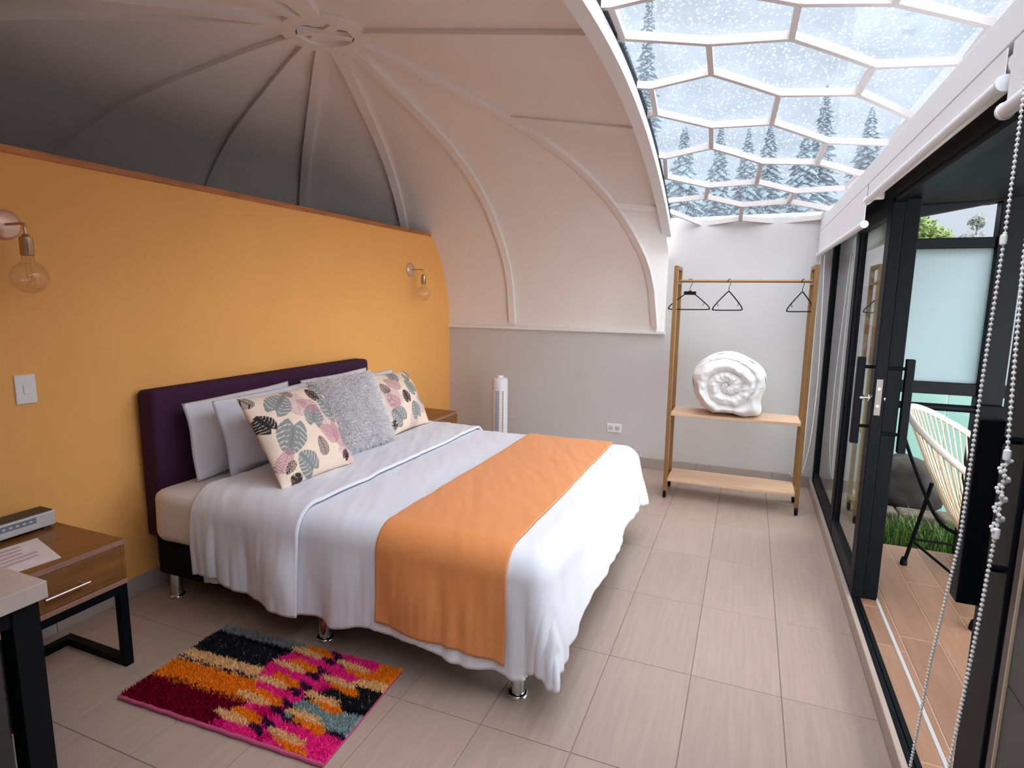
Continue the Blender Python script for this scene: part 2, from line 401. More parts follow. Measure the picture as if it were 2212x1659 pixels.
# ------------------------------------------------------------------ dome ceiling
ceil = struct('ceiling', 'white moulded dome ceiling with radiating ribs')
d = MB()
A0, A1 = TH, TH-(2*PI-(PI-2*TH)) # from +28 deg round the left to 152 deg
RR = [PRF[-2][0]*(1-(1-i/44)**1.6) for i in range(45)]
d.grid(lambda u, v: dome_pt(A0+(A1-A0)*u, RR[round(v*44)]), 150, 44)
d.build('dome_shell', 'dome_white', ceil, smooth=True, fixn=False, angle=0)
# vault between the dome edge and the arched rim
def rim_z(y, z0=2.605, R=5.3): return z0-R+math.sqrt(max(R*R-(y-HY)**2, 0))
XRIM = -.70
def bnd(t):  # t 0 far springing .. .5 crown .. 1 near springing
    return dome_pt(TH, PRF[-2][0]*(1-2*t)) if t <= .5 else dome_pt(PI-TH, PRF[-2][0]*(2*t-1))
def rim_end(t):
    b = bnd(t); far = t <= .5; dy = abs(b.y-HY) if far else abs(b.y-HY)/SN
    if b.z < 1.97 and dy > 1.9:
        zz = ZB+(b.z-ZB)*1.04; k = sm(1.85, 1.97, b.z); yv = 2.555*(1-k)+2.36*k
        y = yv; z = zz
    else:
        y = 2.36*(dy/2.215) if dy < 2.215 else 2.36
        z = rim_z(HY+y)+.02
    return Vector((XRIM+.03, HY+y if far else HY-y*SN, z))
def vault(t, s):
    b = bnd(t); e = rim_end(t); p = b.lerp(e, s); 
    return p
v = MB(); v.grid(lambda u, s: vault(u, s), 120, 12)
v.build('vault_shell', 'dome_white', ceil, smooth=True, fixn=False, angle=0)
# ribs
def rib(pts, w=.06, h=.030):
    pts = [Vector(p) for p in pts]; sides = []; ups = []; n = len(pts)
    for i, p in enumerate(pts):
        t = (pts[min(i+1, n-1)]-pts[max(i-1, 0)]).normalized(); inw = (Vector((HX, HY, 1.2))-p).normalized()
        sd = t.cross(inw).normalized(); sides.append(sd); ups.append(sd.cross(t).normalized() if sd.cross(t).dot(inw) > 0 else -sd.cross(t).normalized())
    pts = [p-u*.004 for p, u in zip(pts, ups)]
    return MB().sweep(pts, sides, ups, w, h).build('rib', 'dome_white', ceil, smooth=True, angle=50)
for a in (0, 28, 152, 180, 160, -143, -131, -95, -65, -45, -23):
    rib([dome_pt(math.radians(a), .17+(2.57-.17)*i/40) for i in range(41)])
for y0 in (.106, .289, .49, .711, .894):       # ribs from the dome edge across the vault to the rim
    far = y0
    i0 = 0.13 if y0 == .49 else 0
    rib([vault(y0, i0+(.97-i0)*i/12) for i in range(13)], .05, .03)
MB().lathe([(.13, 0), (.215, 0), (.22, -.012), (.215, -.026), (.135, -.026), (.13, -.012), (.13, 0)], (HX, HY, 2.815), n=40).build('hub_ring', 'dome_white', ceil, smooth=True, angle=50)
for k, a in enumerate((-68, 50)):
    dr = Vector((math.sin(math.radians(a)), math.cos(math.radians(a)), 0)); c_ = Vector((HX, HY, 2.812-.012*k)); MB().bar(c_-dr*.14, c_+dr*.14, .05, .022).build('hub_spoke', 'dome_white', ceil)
# springing ledge along the end wall
MB().box((XL-.02, YB-.035, ZB-.012), (-.665, YB+.03, ZB+.016), .004).build('springing_ledge', 'trim_white', ceil)
# arched rim
ys = [HY-2.42*SN+(2.42*SN+2.40)*i/60 for i in range(61)]
def rimz(y): return rim_z(y) if y > HY else rim_z(HY+(HY-y)/SN)
rm = MB().sweep([(XRIM+.03, y, rimz(y)-.035) for y in ys], [(1, 0, 0)]*61, [(0, 0, 1)]*61, .068, .075)
rm.build('arched_rim', 'trim_white', ceil, smooth=True, angle=40)
sl = MB().sweep([(XRIM+.045, y, rimz(y)+.035) for y in ys], [(1, 0, 0)]*61, [(0, 0, 1)]*61, .02, .085)
sl.build('rubber_seal', 'black_metal', ceil)

# ------------------------------------------------------------------ hexagonal skylight
sky_w = struct('window_1', 'hexagonal lattice skylight wet with rain')
def lat_z(y): return 2.70-6.1+math.sqrt(6.1**2-(y-HY)**2) if y > HY else 2.70-6.1+math.sqrt(6.1**2-((y-HY)/SN)**2)
P_ = .80
colsA = {0: [(-.61, 2.52, -.620, 2.811), (-.576, 3.354, -.594, 3.658), (-.607, 4.208, -.631, 4.466), (-.66, 4.80, -.675, 4.93), (-.68, 5.14, -.69, 5.20)],
         1: [(-.259, 2.982, -.265, 3.279), (-.295, 3.873, -.306, 4.122), (-.349, 4.621, -.372, 4.771), (-.414, 5.14, -.42, 5.25), (-.43, 5.4, -.43, 5.5)],
         2: [(.095, 2.75, .087, 3.040), (.061, 3.586, .041, 3.897), (-.001, 4.355, -.021, 4.610), (-.115, 4.898, -.123, 5.08), (-.14, 5.26, -.14, 5.35)],
         3: [(.469, 3.409, .443, 3.666), (.359, 4.167, .338, 4.413), (.237, 4.753, .203, 4.883), (.157, 5.14, .15, 5.25), (.1, 5.4, .1, 5.5)],
         4: [(.86, 3.18, .846, 3.476), (.760, 3.987, .710, 4.249), (.612, 4.584, .558, 4.747), (.48, 4.993, .46, 5.10), (.42, 5.28, .4, 5.36)],
         5: [(1.25, 3.62, 1.22, 3.87), (1.10, 4.36, 1.05, 4.55), (.90, 4.84, .86, 4.96), (.75, 5.15, .72, 5.24), (.7, 5.4, .7, 5.5)],
         -1: [(-.95, 2.93, -.95, 3.22), (-.95, 3.80, -.95, 4.05), (-.95, 4.55, -.95, 4.70), (-.95, 5.05, -.95, 5.18), (-.95, 5.4, -.95, 5.5)]}
LAT = {}
for c, l in colsA.items():
    for k, (xa, ya, xb, yb) in enumerate(l): LAT[c, k] = ((xa, ya), (xb, yb))
    xa, ya, xb, yb = l[0]
    for k in range(1, 6): LAT[c, -k] = ((xa, ya-P_*k), (xb, yb-P_*k))
KS = range(-5, 5)
XA, XB, YA, YC = XRIM+.052, .90, YN+.02, YB+.015
def clip_poly(p):
    for ax, lim, sg in ((0, XA, 1), (0, XB, -1), (1, YA, 1), (1, YC, -1)):
        o = []
        for i in range(len(p)):
            a, b = p[i], p[(i+1) % len(p)]; ia = (a[ax]-lim)*sg >= 0; ib = (b[ax]-lim)*sg >= 0
            if ia: o.append(a)
            if ia != ib:
                t = (lim-a[ax])/(b[ax]-a[ax]); o.append((a[0]+(b[0]-a[0])*t, a[1]+(b[1]-a[1])*t))
        p = o
        if len(p) < 3: return []
    return p
def clip_seg(a, b):
    t0, t1 = 0, 1
    for ax, lim, sg in ((0, XA, 1), (0, XB, -1), (1, YA, 1), (1, YC, -1)):
        da, db = (a[ax]-lim)*sg, (b[ax]-lim)*sg
        if da < 0 and db < 0: return None
        if da < 0: t0 = max(t0, da/(da-db))
        elif db < 0: t1 = min(t1, da/(da-db))
    if t1-t0 < .02: return None
    f = lambda t: (a[0]+(b[0]-a[0])*t, a[1]+(b[1]-a[1])*t)
    return f(t0), f(t1)
segs = []
for c in range(-1, 6):
    for k in KS:
        if (c, k) in LAT: segs.append(LAT[c, k])
for c in range(-1, 5):
    ev, od = (c, c+1) if c % 2 == 0 else (c+1, c)
    for k in KS:
        if (ev, k) in LAT and (od, k) in LAT: segs.append((LAT[ev, k][1], LAT[od, k][0]))
        if (od, k) in LAT and (ev, k+1) in LAT: segs.append((LAT[od, k][1], LAT[ev, k+1][0]))
for a, b in segs:
    s_ = clip_seg(a, b)
    if not s_: continue
    a, b = s_; n = max(1, int(math.dist(a, b)/.12))
    pts = [Vector((a[0]+(b[0]-a[0])*i/n, a[1]+(b[1]-a[1])*i/n, 0)) for i in range(n+1)]
    for p in pts: p.z = lat_z(p.y)-.036
    t = (pts[-1]-pts[0]).normalized(); sd = t.cross(Vector((0, 0, 1))).normalized(); up = sd.cross(t)
    e = t*.014; pts[0] = pts[0]-e; pts[-1] = pts[-1]+e
    MB().sweep(pts, [sd]*len(pts), [up]*len(pts), .027, .036).build('glazing_bar', 'bar_trim_dimmed', sky_w)
def hexa(c, k):
    if c % 2: ids = [(c, k, 1), (c-1, k+1, 0), (c-1, k+1, 1), (c, k+1, 0), (c+1, k+1, 1), (c+1, k+1, 0)]
    else: ids = [(c, k, 1), (c-1, k, 0), (c-1, k, 1), (c, k+1, 0), (c+1, k, 1), (c+1, k, 0)]
    if any((a, b) not in LAT for a, b, _ in ids): return None
    return [LAT[a, b][e] for a, b, e in ids]
LAT_EXT = {}
for k in KS:
    if (4, k) in LAT: LAT[6, k] = tuple((x+.78, y+.12) for x, y in LAT[4, k])
    if (0, k) in LAT: LAT[-2, k] = tuple((x-.7, y-.1) for x, y in LAT[0, k])
for c in range(-1, 6):
    for k in KS:
        p = hexa(c, k)
        if not p: continue
        p = clip_poly(p)
        if len(p) < 3: continue
        n = len(p); cx = sum(q[0] for q in p)/n; cy = sum(q[1] for q in p)/n
        vs = [(x, y, lat_z(y)+.001) for x, y in p]+[(cx, cy, lat_z(cy)+.001)]+[(x, y, lat_z(y)+.007) for x, y in p]+[(cx, cy, lat_z(cy)+.007)]
        fs = [(i, (i+1) % n, n) for i in range(n)]+[(n+1+i, 2*n+1, n+1+(i+1) % n) for i in range(n)]+[(i, n+1+i, n+1+(i+1) % n, (i+1) % n) for i in range(n)]
        MB().add(vs, fs).build('pane', 'skylight_glass', sky_w, fixn=True)
# frame of the skylight on the door side and above it
MB().box((XB, YN, 2.05), (XB+.06, YB, 2.78)).build('side_wall', 'trim_white', sky_w)
MB().box((.66, YN, 2.07), (XB, YB, 2.11)).build('shelf_board', 'trim_white', sky_w)

# ------------------------------------------------------------------ door side: curb, header, fixed window, sliding leaves
cu = MB().box((XR, YN, -.02), (.552, YB, .067), .003).build('trim_2', 'curb_tile'); tag(cu, 'raised tiled curb along the sliding doors', kind='structure')
tk = struct('trim_3', 'black aluminium door track')
for xa in (.553, .574): MB().box((xa, YN, .04), (xa+.017, 5.1, .068)).build('track_rail', 'charcoal_metal', tk)
MB().box((.553, YN, .03), (.592, 5.1, .052)).build('track_bed', 'black_metal', tk)
hd = struct('trim_4', 'white fascia and black head frame above the doors')
MB().box((.452, YN, 2.022), (.68, YB, 2.108), .003).build('fascia', 'trim_white', hd)
MB().box((.545, YN, 1.955), (.68, YB, 2.022)).build('head_frame', 'black_metal', hd)
MB().box((.56, YN, 1.935), (.60, YB, 1.956)).build('head_track', 'charcoal_metal', hd)
wn = struct('window_2', 'fixed glass panel in black frame beside the end wall')
MB().box((.552, 5.045, .06), (.68, YB-.002, 1.956)).build('jamb', 'black_metal', wn)
MB().box((.556, 3.98, .067), (.60, 5.045, .145)).build('bottom_rail', 'black_metal', wn)
MB().box((.572, 3.98, .145), (.578, 5.045, 1.94)).build('pane', 'door_glass', wn)
def leaf(name, label, x0, x1, y0, y1, z0=.067, z1=1.985, st=.10, bot=.10):
    r = struct(name, label)
    for a in (y0, y1-st): MB().box((x0, a, z0), (x1, a+st, z1), .003).build('stile', 'black_metal', r)
    MB().box((x0+.002, y0+st, z0), (x1-.002, y1-st, z0+bot), .002).build('rail', 'charcoal_metal', r)
    MB().box((x0+.002, y0+st, z1-.10), (x1-.002, y1-st, z1), .002).build('rail', 'charcoal_metal', r)
    xm = (x0+x1)/2
    MB().box((xm-.003, y0+st, z0+bot), (xm+.003, y1-st, z1-.10)).build('pane', 'door_glass', r)
    bd = MB()
    for yq in (y0+st, y1-st-.008): bd.box((x0+.006, yq, z0+bot), (xm-.004, yq+.008, z1-.1))
    bd.build('glazing_bead', 'charcoal_metal', r)
    return r
def handle(r, xb, xf, y, z0, z1, s=.034):
    h = MB().box((xb-s/2, y-s/2, z0), (xb+s/2, y+s/2, z1), .003).build('pull_handle', 'black_metal', r)
    for z in (z0+.085, z1-.045): MB().tube([(xb, y, z), (xf, y, z)], .008, 10).build('standoff', 'black_metal', h)
d1 = leaf('door_1', 'black framed sliding glass door leaf pushed towards the clothes rack', .553, .60, 3.10, 4.02)
handle(d1, .503, .555, 3.06+.10, .825, 1.24)
handle(d1, .694, .60, 3.135, .80, 1.24)
lp = MB().box((.562, 3.096, .975), (.588, 3.101, 1.145), .001).build('lock_plate', 'steel', d1)
MB().lathe([(.006, 0), (.006, .003), (0, .003)], (.575, 3.097, 1.10), (0, -1, 0), 10).build('screw', 'chrome', lp)
MB().lathe([(.006, 0), (.006, .003), (0, .003)], (.575, 3.097, 1.02), (0, -1, 0), 10).build('screw', 'chrome', lp)
MB().lathe([(.018, 0), (.018, .008), (.007, .010), (.007, .028), (.013, .03), (.013, .045), (0, .046)], (.553, 3.15, 1.05), (-1, 0, 0), 16).build('thumb_turn', 'chrome', d1, smooth=True)
MB().lathe([(.018, 0), (.018, .010), (.012, .016), (0, .017)], (.60, 3.15, 1.05), (1, 0, 0), 16).build('keyhole', 'chrome', d1, smooth=True)
d2 = struct('door_2', 'outer black door post with brush seal')
MB().box((.606, 3.135, .062), (.668, 3.225, 1.955), .003).build('stile', 'black_metal', d2)
for i in range(9): MB().box((.607+i*.0068, 3.14, .051), (.607+i*.0068+.0045, 3.22, .063)).build('brush_strip', 'black_metal', d2)
d3 = struct('door_3', 'near black sliding door leaf with a long square pull handle')
MB().box((.553, 1.50, .067), (.60, 1.645, 1.955), .003).build('stile', 'charcoal_metal', d3)
MB().box((.560, 1.478, .067), (.60, 1.50, 1.955)).build('gasket', 'black_metal', d3)
MB().box((.556, 1.449, .067), (.60, 1.478, 1.955)).build('bead', 'brown_bead', d3)
MB().box((.554, 1.443, .067), (.60, 1.449, 1.955)).build('bead', 'cream_bead', d3)
zz = .067
for z1 in (.70, 1.33, 1.955): MB().box((.558, YN+.02, zz+.001), (.60, 1.443, z1-.001), .002).build('panel', 'stone_panel', d3); zz = z1
handle(d3, .492, .555, 1.525, .835, 1.255, .046)

# ------------------------------------------------------------------ roller blinds
def blind(name, label, y0, y1, ztop, zbot, chain=None):
    t = thing(name, label, 'roller blind', (.47, y0, zbot), 'roller blinds over the doors')
    MB().box((.449, y0+.012, zbot), (.4515, y1-.012, ztop)).build('fabric', 'blind_fabric', t)
    MB().tube([(.480, y0+.01, 1.985), (.480, y1-.01, 1.985)], .027, 16).build('roller', 'blind_fabric', t, smooth=True)
    bb = MB().tube([(.450, y0+.008, zbot), (.450, y1-.008, zbot)], .015, 14).build('bottom_bar', 'white_gloss', t, smooth=True)
    for yq in (y0, y1-.014): MB().lathe([(.001, 0), (.017, .002), (.018, .007), (.017, .012), (.001, .014)], (.450, yq, zbot), (0, 1, 0), 14).build('end_cap', 'white_gloss', bb, smooth=True)
    for yq in (y0, y1-.010): MB().box((.462, yq, 1.95), (.515, yq+.010, 2.021), .004).build('bracket', 'plastic_white', t)
    return t
b1 = blind('roller_blind', 'white roller blind beside the end wall, lowered furthest', 3.10, 5.09, 2.015, 1.845)
b2 = blind('roller_blind', 'white roller blind between the two others, rolled up almost fully', 1.545, 3.09, 2.015, 1.945)
b3 = blind('roller_blind', 'white roller blind with a beaded chain over the near door leaf', .2, 1.535, 2.015, 1.885)
# bead chain of the near blind: two strands joined below
def chain_pts(pts, step):
    out = []; acc = 0; out.append(Vector(pts[0]))
    for a, b in zip(pts, pts[1:]):
        a, b = Vector(a), Vector(b); L_ = (b-a).length; s = step-acc
        while s <= L_: out.append(a+(b-a)*s/L_); s += step
        acc = L_-(s-step)
    return out
BEAD = [(math.cos(PI*i/4-PI/2)*.0037, math.sin(PI*i/4-PI/2)*.0037) for i in range(5)]
def chain(pts, par, name='bead_chain'):
    m = MB()
    for p in chain_pts(pts, .0098): m.lathe(BEAD, p, n=7)
    m.tube(pts, .0011, 5)
    o = m.build(name, 'bead', par, smooth=True); o['kind'] = 'stuff'; return o
st1 = [(.428, 1.372, 1.90), (.422, 1.352, 1.62), (.42, 1.36, 1.35), (.42, 1.365, 1.03), (.42, 1.44, .72), (.42, 1.485, .42), (.42, 1.47, .25), (.42, 1.42, .19)]
st2 = [(.428, 1.27, 1.90), (.42, 1.25, 1.57), (.42, 1.205, 1.24), (.42, 1.205, 1.12), (.42, 1.225, .92), (.42, 1.265, .60), (.42, 1.31, .3), (.42, 1.42, .19)]
c1 = chain(st1, b3); c2 = chain(st2, b3)
for p, par in (((.421, 1.352, 1.615), c1), ((.42, 1.205, 1.245), c2), ((.42, 1.204, 1.105), c2)):
    MB().lathe([(.001, -.011), (.0055, -.008), (.006, 0), (.0055, .008), (.001, .011)], p, n=12).build('chain_connector', 'plastic_white', par, smooth=True)
tw = MB(); twp = []
for i in range(26):
    a = i*.9; twp.append((.42+.007*math.cos(a), 1.205+.007*math.sin(a), 1.235-.125*i/25))
for p in twp: tw.lathe(BEAD, p, n=7)
o = tw.build('twisted_beads', 'bead', b3, smooth=True); o['kind'] = 'stuff'
# thin cord of the far blind hanging in a loop in the corner
cp = [(.465, 5.03, 1.86), (.468, 5.02, 1.2), (.466, 5.02, .45), (.455, 5.03, .19), (.43, 5.04, .13), (.39, 5.05, .12), (.36, 5.06, .15)]
def smooth_path(pts, n=8):
    pts = [Vector(p) for p in pts]; out = []
    for i in range(len(pts)-1):
        p0 = pts[max(i-1, 0)]; p1 = pts[i]; p2 = pts[i+1]; p3 = pts[min(i+2, len(pts)-1)]
        for j in range(n):
            t = j/n; out.append(.5*((2*p1)+(p2-p0)*t+(2*p0-5*p1+4*p2-p3)*t*t+(3*p1-p0-3*p2+p3)*t**3))
    return out+[pts[-1]]
cp = [(.463, 5.06, 1.845), (.467, 5.05, 1.2), (.466, 5.04, .45), (.462, 5.04, .20), (.44, 5.04, .115), (.41, 5.045, .095), (.375, 5.05, .125)]
MB().tube(smooth_path(cp), .0028, 6).build('cord', 'plastic_white', b1, smooth=True)
MB().tube(smooth_path([(.485, 5.0, 1.84), (.500, 4.98, 1.4), (.512, 4.97, .9), (.505, 5.0, .45), (.475, 5.03, .17), (.44, 5.04, .112)]), .0028, 6).build('cord', 'plastic_white', b1, smooth=True)

# ------------------------------------------------------------------ outside: deck, balcony frame, canopy, garden
dk = MB().box((.592, YN, -.10), (2.6, 3.945, .0482)).build('floor_deck', 'deck_grout'); tag(dk, 'terrace floor of orange brown wood-look planks outside the doors', kind='structure')
def plank(x0, x1, y0, y1):
    g = .0022; o = MB().box((x0+g, y0+g, .034), (x1-g, y1-g, .05), .0015)
    c = Vector(((x0+x1)/2, (y0+y1)/2, .05)); o.v = [tuple(Vector(q)-c) for q in o.v]
    ob = o.build('plank', 'deck_plank'); ob.parent = dk; ob.location = c
plank_x = [(.593, .664, (.68, 1.53, 2.03, 2.73, 3.07)), (.677, .703, (1.2, 2.08, 2.70, 3.2))]
for k in range(13): plank_x.append((.703+k*.150, .853+k*.150, [.13+.30*((k*2) % 3)+j*.90 for j in range(-1, 5)]))
for x0, x1, js in plank_x:
    e = [YN]+[j for j in js if YN+.05 < j < 3.9]+[3.945]
    for a, b in zip(e, e[1:]): plank(x0, x1, a, b)
MB().box((.664, YN, .03), (.677, 3.945, .0515)).build('drain_strip', 'drain_metal', dk)
fr = thing('balcony_screen', 'black metal screen of frosted glass at the end of the terrace', 'glass screen', (1.2, 4.0, .0))
MB().box((1.212, 3.97, -.3), (1.332, 4.05, 2.2), .004).build('post', 'charcoal_metal', fr)
MB().box((.69, 3.98, -.3), (.76, 4.05, 2.12), .004).build('post', 'charcoal_metal', fr)
MB().box((2.3, 3.97, -.3), (2.4, 4.05, 2.2), .004).build('post', 'charcoal_metal', fr)
for x0, x1 in ((.76, 1.212), (1.332, 2.3)):
    MB().box((x0, 3.985, 1.798), (x1, 4.04, 1.856), .003).build('rail', 'charcoal_metal', fr)
    MB().box((x0, 3.985, .975), (x1, 4.04, 1.045), .003).build('rail', 'charcoal_metal', fr)
    MB().tube([(x0, 3.96, .905), (x1, 3.96, .905)], .021, 12).build('hand_rail', 'charcoal_metal', fr, smooth=True)
    MB().box((x0, 4.008, 1.045), (x1, 4.014, 1.798)).build('frosted_pane', 'frosted_glass', fr)
MB().box((1.205, 3.93, .855), (1.20+.13, 3.975, .935), .004).build('bracket', 'black_metal', fr)
ms = thing('garden_screen', 'mint tinted frosted glass screen behind the boulder', 'glass screen', (1.3, 5.3, -.5))
for i in range(3): MB().box((.55+i*.9, 5.30, -.5), (1.44+i*.9, 5.308, 1.02)).build('mint_pane', 'mint_glass', ms)
MB().box((.55, 5.29, 1.02), (3.25, 5.318, 1.05)).build('top_rail', 'charcoal_metal', ms)
cn = thing('canopy_roof', 'dark painted canopy roof over the terrace', 'canopy', (1.2, 3.9, 2.0))
MB().prism([(.66, 2.025), (1.2, 2.045), (3.3, 2.36), (3.3, 2.40), (1.2, 2.066), (.66, 2.066)], 'y', YN, 4.15).build('roof_panel', 'canopy_dark', cn)  # real canopy, its unseen outer part widened to block light
MB().add([(.68, 3.96, 1.945), (2.6, 3.96, 2.30), (2.6, 4.06, 2.30), (.68, 4.06, 1.945), (.68, 3.96, 2.04), (2.6, 3.96, 2.38), (2.6, 4.06, 2.38), (.68, 4.06, 2.04)],
         [(3,2,1,0),(4,5,6,7),(0,1,5,4),(1,2,6,5),(2,3,7,6),(3,0,4,7)]).build('edge_beam', 'canopy_dark', cn)
MB().bar((1.06, 3.95, 2.125), (2.4, 3.95, 2.40), .014, .02).build('gutter_strip', 'trim_white', cn)
for i in range(3): MB().bar((1.0+i*.05, 3.7-.5*i, 2.11), (2.4, 3.7-.5*i, 2.425), .07, .05).build('rafter', 'canopy_wood' if i == 0 else 'canopy_dark', cn)
gd = MB(); gd.grid(lambda u, v: (-30+70*u, 4.0+60*v, -.12+.05*noise.noise(Vector((u*40, v*40, 0)))-sm(5.5, 12, 4+60*v)*1.5), 40, 40)
go = gd.build('ground_garden', 'soil', smooth=True); tag(go, 'dark soil of the garden beyond the terrace', kind='structure')
gb = MB()
for i in range(1500):
    x = random.uniform(.6, 2.6); y = random.uniform(4.17, 4.38)+.05*random.random(); h = random.uniform(.10, .26); a = random.uniform(0, 2*PI); l = random.uniform(.03, .12)
    p = Vector((x, y, -.10)); q = p+Vector((math.cos(a)*l*.4, math.sin(a)*l*.4, h*.7)); r = p+Vector((math.cos(a)*l, math.sin(a)*l, h)); s = Vector((-math.sin(a), math.cos(a), 0))*.004
    gb.add([p-s, p+s, q+s*.8, q-s*.8, r], [(0, 1, 2, 3), (3, 2, 4)])
o = gb.build('grass', 'grass', fixn=False); tag(o, 'green grass blades along the edge of the terrace', 'grass', kind='stuff')
def boulder(name, label, c, r, sd, material='rock'):
    bm = bmesh.new(); bmesh.ops.create_icosphere(bm, subdivisions=4, radius=1)
    for v in bm.verts:
        n = v.co.normalized(); k = 1+.22*noise.noise(n*1.3+Vector((sd, 0, 0)))+.10*noise.noise(n*3.5+Vector((sd, 5, 0)))+.03*noise.noise(n*9)
        v.co = Vector((c[0]+n.x*r[0]*k, c[1]+n.y*r[1]*k, c[2]+n.z*r[2]*k))
    m = MB(); m.bm(bm); o = m.build(name, material, smooth=True, origin=(c[0], c[1], c[2]-r[2]), angle=0); return tag(o, label, 'rock')
boulder('boulder', 'dark rounded boulder behind the woven chair', (1.14, 4.99, .13), (.25, .22, .26), 2.)
rw = thing('retaining_wall', 'weathered low stone wall under the boulder', 'stone wall', (1.3, 4.6, -.15))
for j in range(2):
    for i in range(9):
        x0 = .70+i*.24+(j % 2)*.1; MB().box((x0+.004, 4.52+.02*random.random(), -.15+j*.11), (x0+.236, 4.70, -.045+j*.11), .018).build('stone', 'retaining_stone', rw)

# trees outside
def conifer(name, label, x, y, zb, h, r, sd, group):
    rnd = random.Random(sd); t = thing(name, label, 'tree', (x, y, zb), group)
    MB().tube([(x, y, zb), (x, y, zb+h*.97)], [.10, .01], 8).build('trunk', 'bark', t)
    m = MB(); n = 420
    for i in range(n):
        f = (i/n)**.9; z = zb+h*(.10+.88*f); R_ = (r*(1-f)**.8+.04)*rnd.uniform(.65, 1.15); a = i*2.39996+rnd.uniform(-.3, .3); w_ = .16*R_+.05
        d = Vector((math.cos(a), math.sin(a), 0)); s = Vector((-d.y, d.x, 0)); dr = rnd.uniform(.15, .5)
        p = Vector((x, y, z)); q = p+d*R_*.55+Vector((0, 0, -.10*R_)); e = p+d*R_+Vector((0, 0, -dr*R_))
        m.add([p+Vector((0, 0, .05)), q-s*w_, e, q+s*w_, q+Vector((0, 0, .07*R_+.03)), q-Vector((0, 0, .14*R_+.03))], [(0, 1, 4), (1, 2, 4), (2, 3, 4), (3, 0, 4), (0, 5, 1), (1, 5, 2), (2, 5, 3), (3, 5, 0)])
    m.build('foliage', 'conifer', t, fixn=False); return t
CG = 'misty conifers seen through the skylight'
CON = [('short conifer seen through the skylight, first from the dome', -1.85, 5.95, 1.2), ('slim conifer seen through the skylight, second from the dome', -.97, 5.9, .8),
       ('pointed conifer seen through the skylight, third from the dome', -.32, 5.8, .8), ('slender conifer seen through the skylight, fourth from the dome', .15, 5.85, .9),
       ('broad conifer seen through the skylight, fifth from the dome', .95, 5.55, 1.3), ('tallest lone conifer rising above the row in the skylight', 1.30, 6.6, .75), ('blunt conifer in the skylight nearest the white fascia', 2.25, 6.0, 1.0)]
for i, (lb, x, zt, r) in enumerate(CON):
    k = (14.5, 18, 21.5, 25.5, 16, 29, 20)[i]/16; conifer('conifer', lb, x*k, 16*k, -2, 1.5+(zt-1.5)*k+2, r*k*1.35, 10+i, CG)
conifer('conifer', 'high dark conifer behind the topmost skylight panes by the rim', -3.6, 20, -2, 13.6, 1.2, 40, CG)
hl = MB(); hl.grid(lambda u, v: (-22+48*u, 33+4*v, -3+(9.6+.9*noise.noise(Vector((u*9, 3, 0)))+.5*noise.noise(Vector((u*26, 8, 0))))*sm(0, .6, v)*(1-.75*sm(5, 7.4, -22+48*u))), 120, 10)
o = hl.build('hill_forest', 'forest_hill', smooth=True); tag(o, 'hazy wooded slope far behind the building', kind='structure')
def leafy(name, label, x, y, zb, h, crown, n, sz, material, sd):
    rnd = random.Random(sd); t = thing(name, label, 'tree', (x, y, zb)); cz = zb+h
    tk_ = MB(); tk_.tube([(x, y, zb), (x+.1, y, zb+h*.5), (x, y, cz)], [.10, .07, .03], 8)
    lf = MB()
    for (cx, cy_, cz_, r_) in crown:
        tk_.tube([(x, y, zb+h*.6), (x+cx*.6, y+cy_*.6, zb+h*.6+(cz+cz_-zb-h*.6)*.7), (x+cx, y+cy_, cz+cz_)], [.035, .02, .008], 6)
        for i in range(n):
            dv = Vector((rnd.gauss(0, 1), rnd.gauss(0, 1), rnd.gauss(0, 1))).normalized()*r_*rnd.random()**.4
            p = Vector((x+cx, y+cy_, cz+cz_))+dv; a = Vector((rnd.uniform(-1, 1), rnd.uniform(-1, 1), rnd.uniform(-1, 1))).normalized(); b = a.orthogonal().normalized()
            lf.add([p-a*sz, p+b*sz*.4, p+a*sz, p-b*sz*.4], [(0, 1, 2, 3)])
    tk_.build('trunk', 'bark', t, smooth=True); lf.build('foliage', material, t, fixn=False); return t
leafy('leafy_tree', 'bushy green tree above the frosted terrace screen', 2.50, 12, -1.5, 4.1, [(0, 0, 0, .40), (-.35, 0, .1, .35), (.3, 0, -.15, .3), (-.1, .2, .25, .28), (-.5, 0, -.25, .35), (.1, 0, -.4, .4)], 800, .055, 'leaf_green', 3)
leafy('leafy_tree', 'sparse dusty tree beside the screen post', 3.36, 12, -1.5, 3.9, [(0, 0, .42, .13), (-.06, 0, .1, .2), (.05, 0, -.2, .2), (.38, 0, .1, .14), (.45, 0, -.2, .2), (.15, 0, -.35, .25)], 130, .045, 'leaf_dusty', 5)

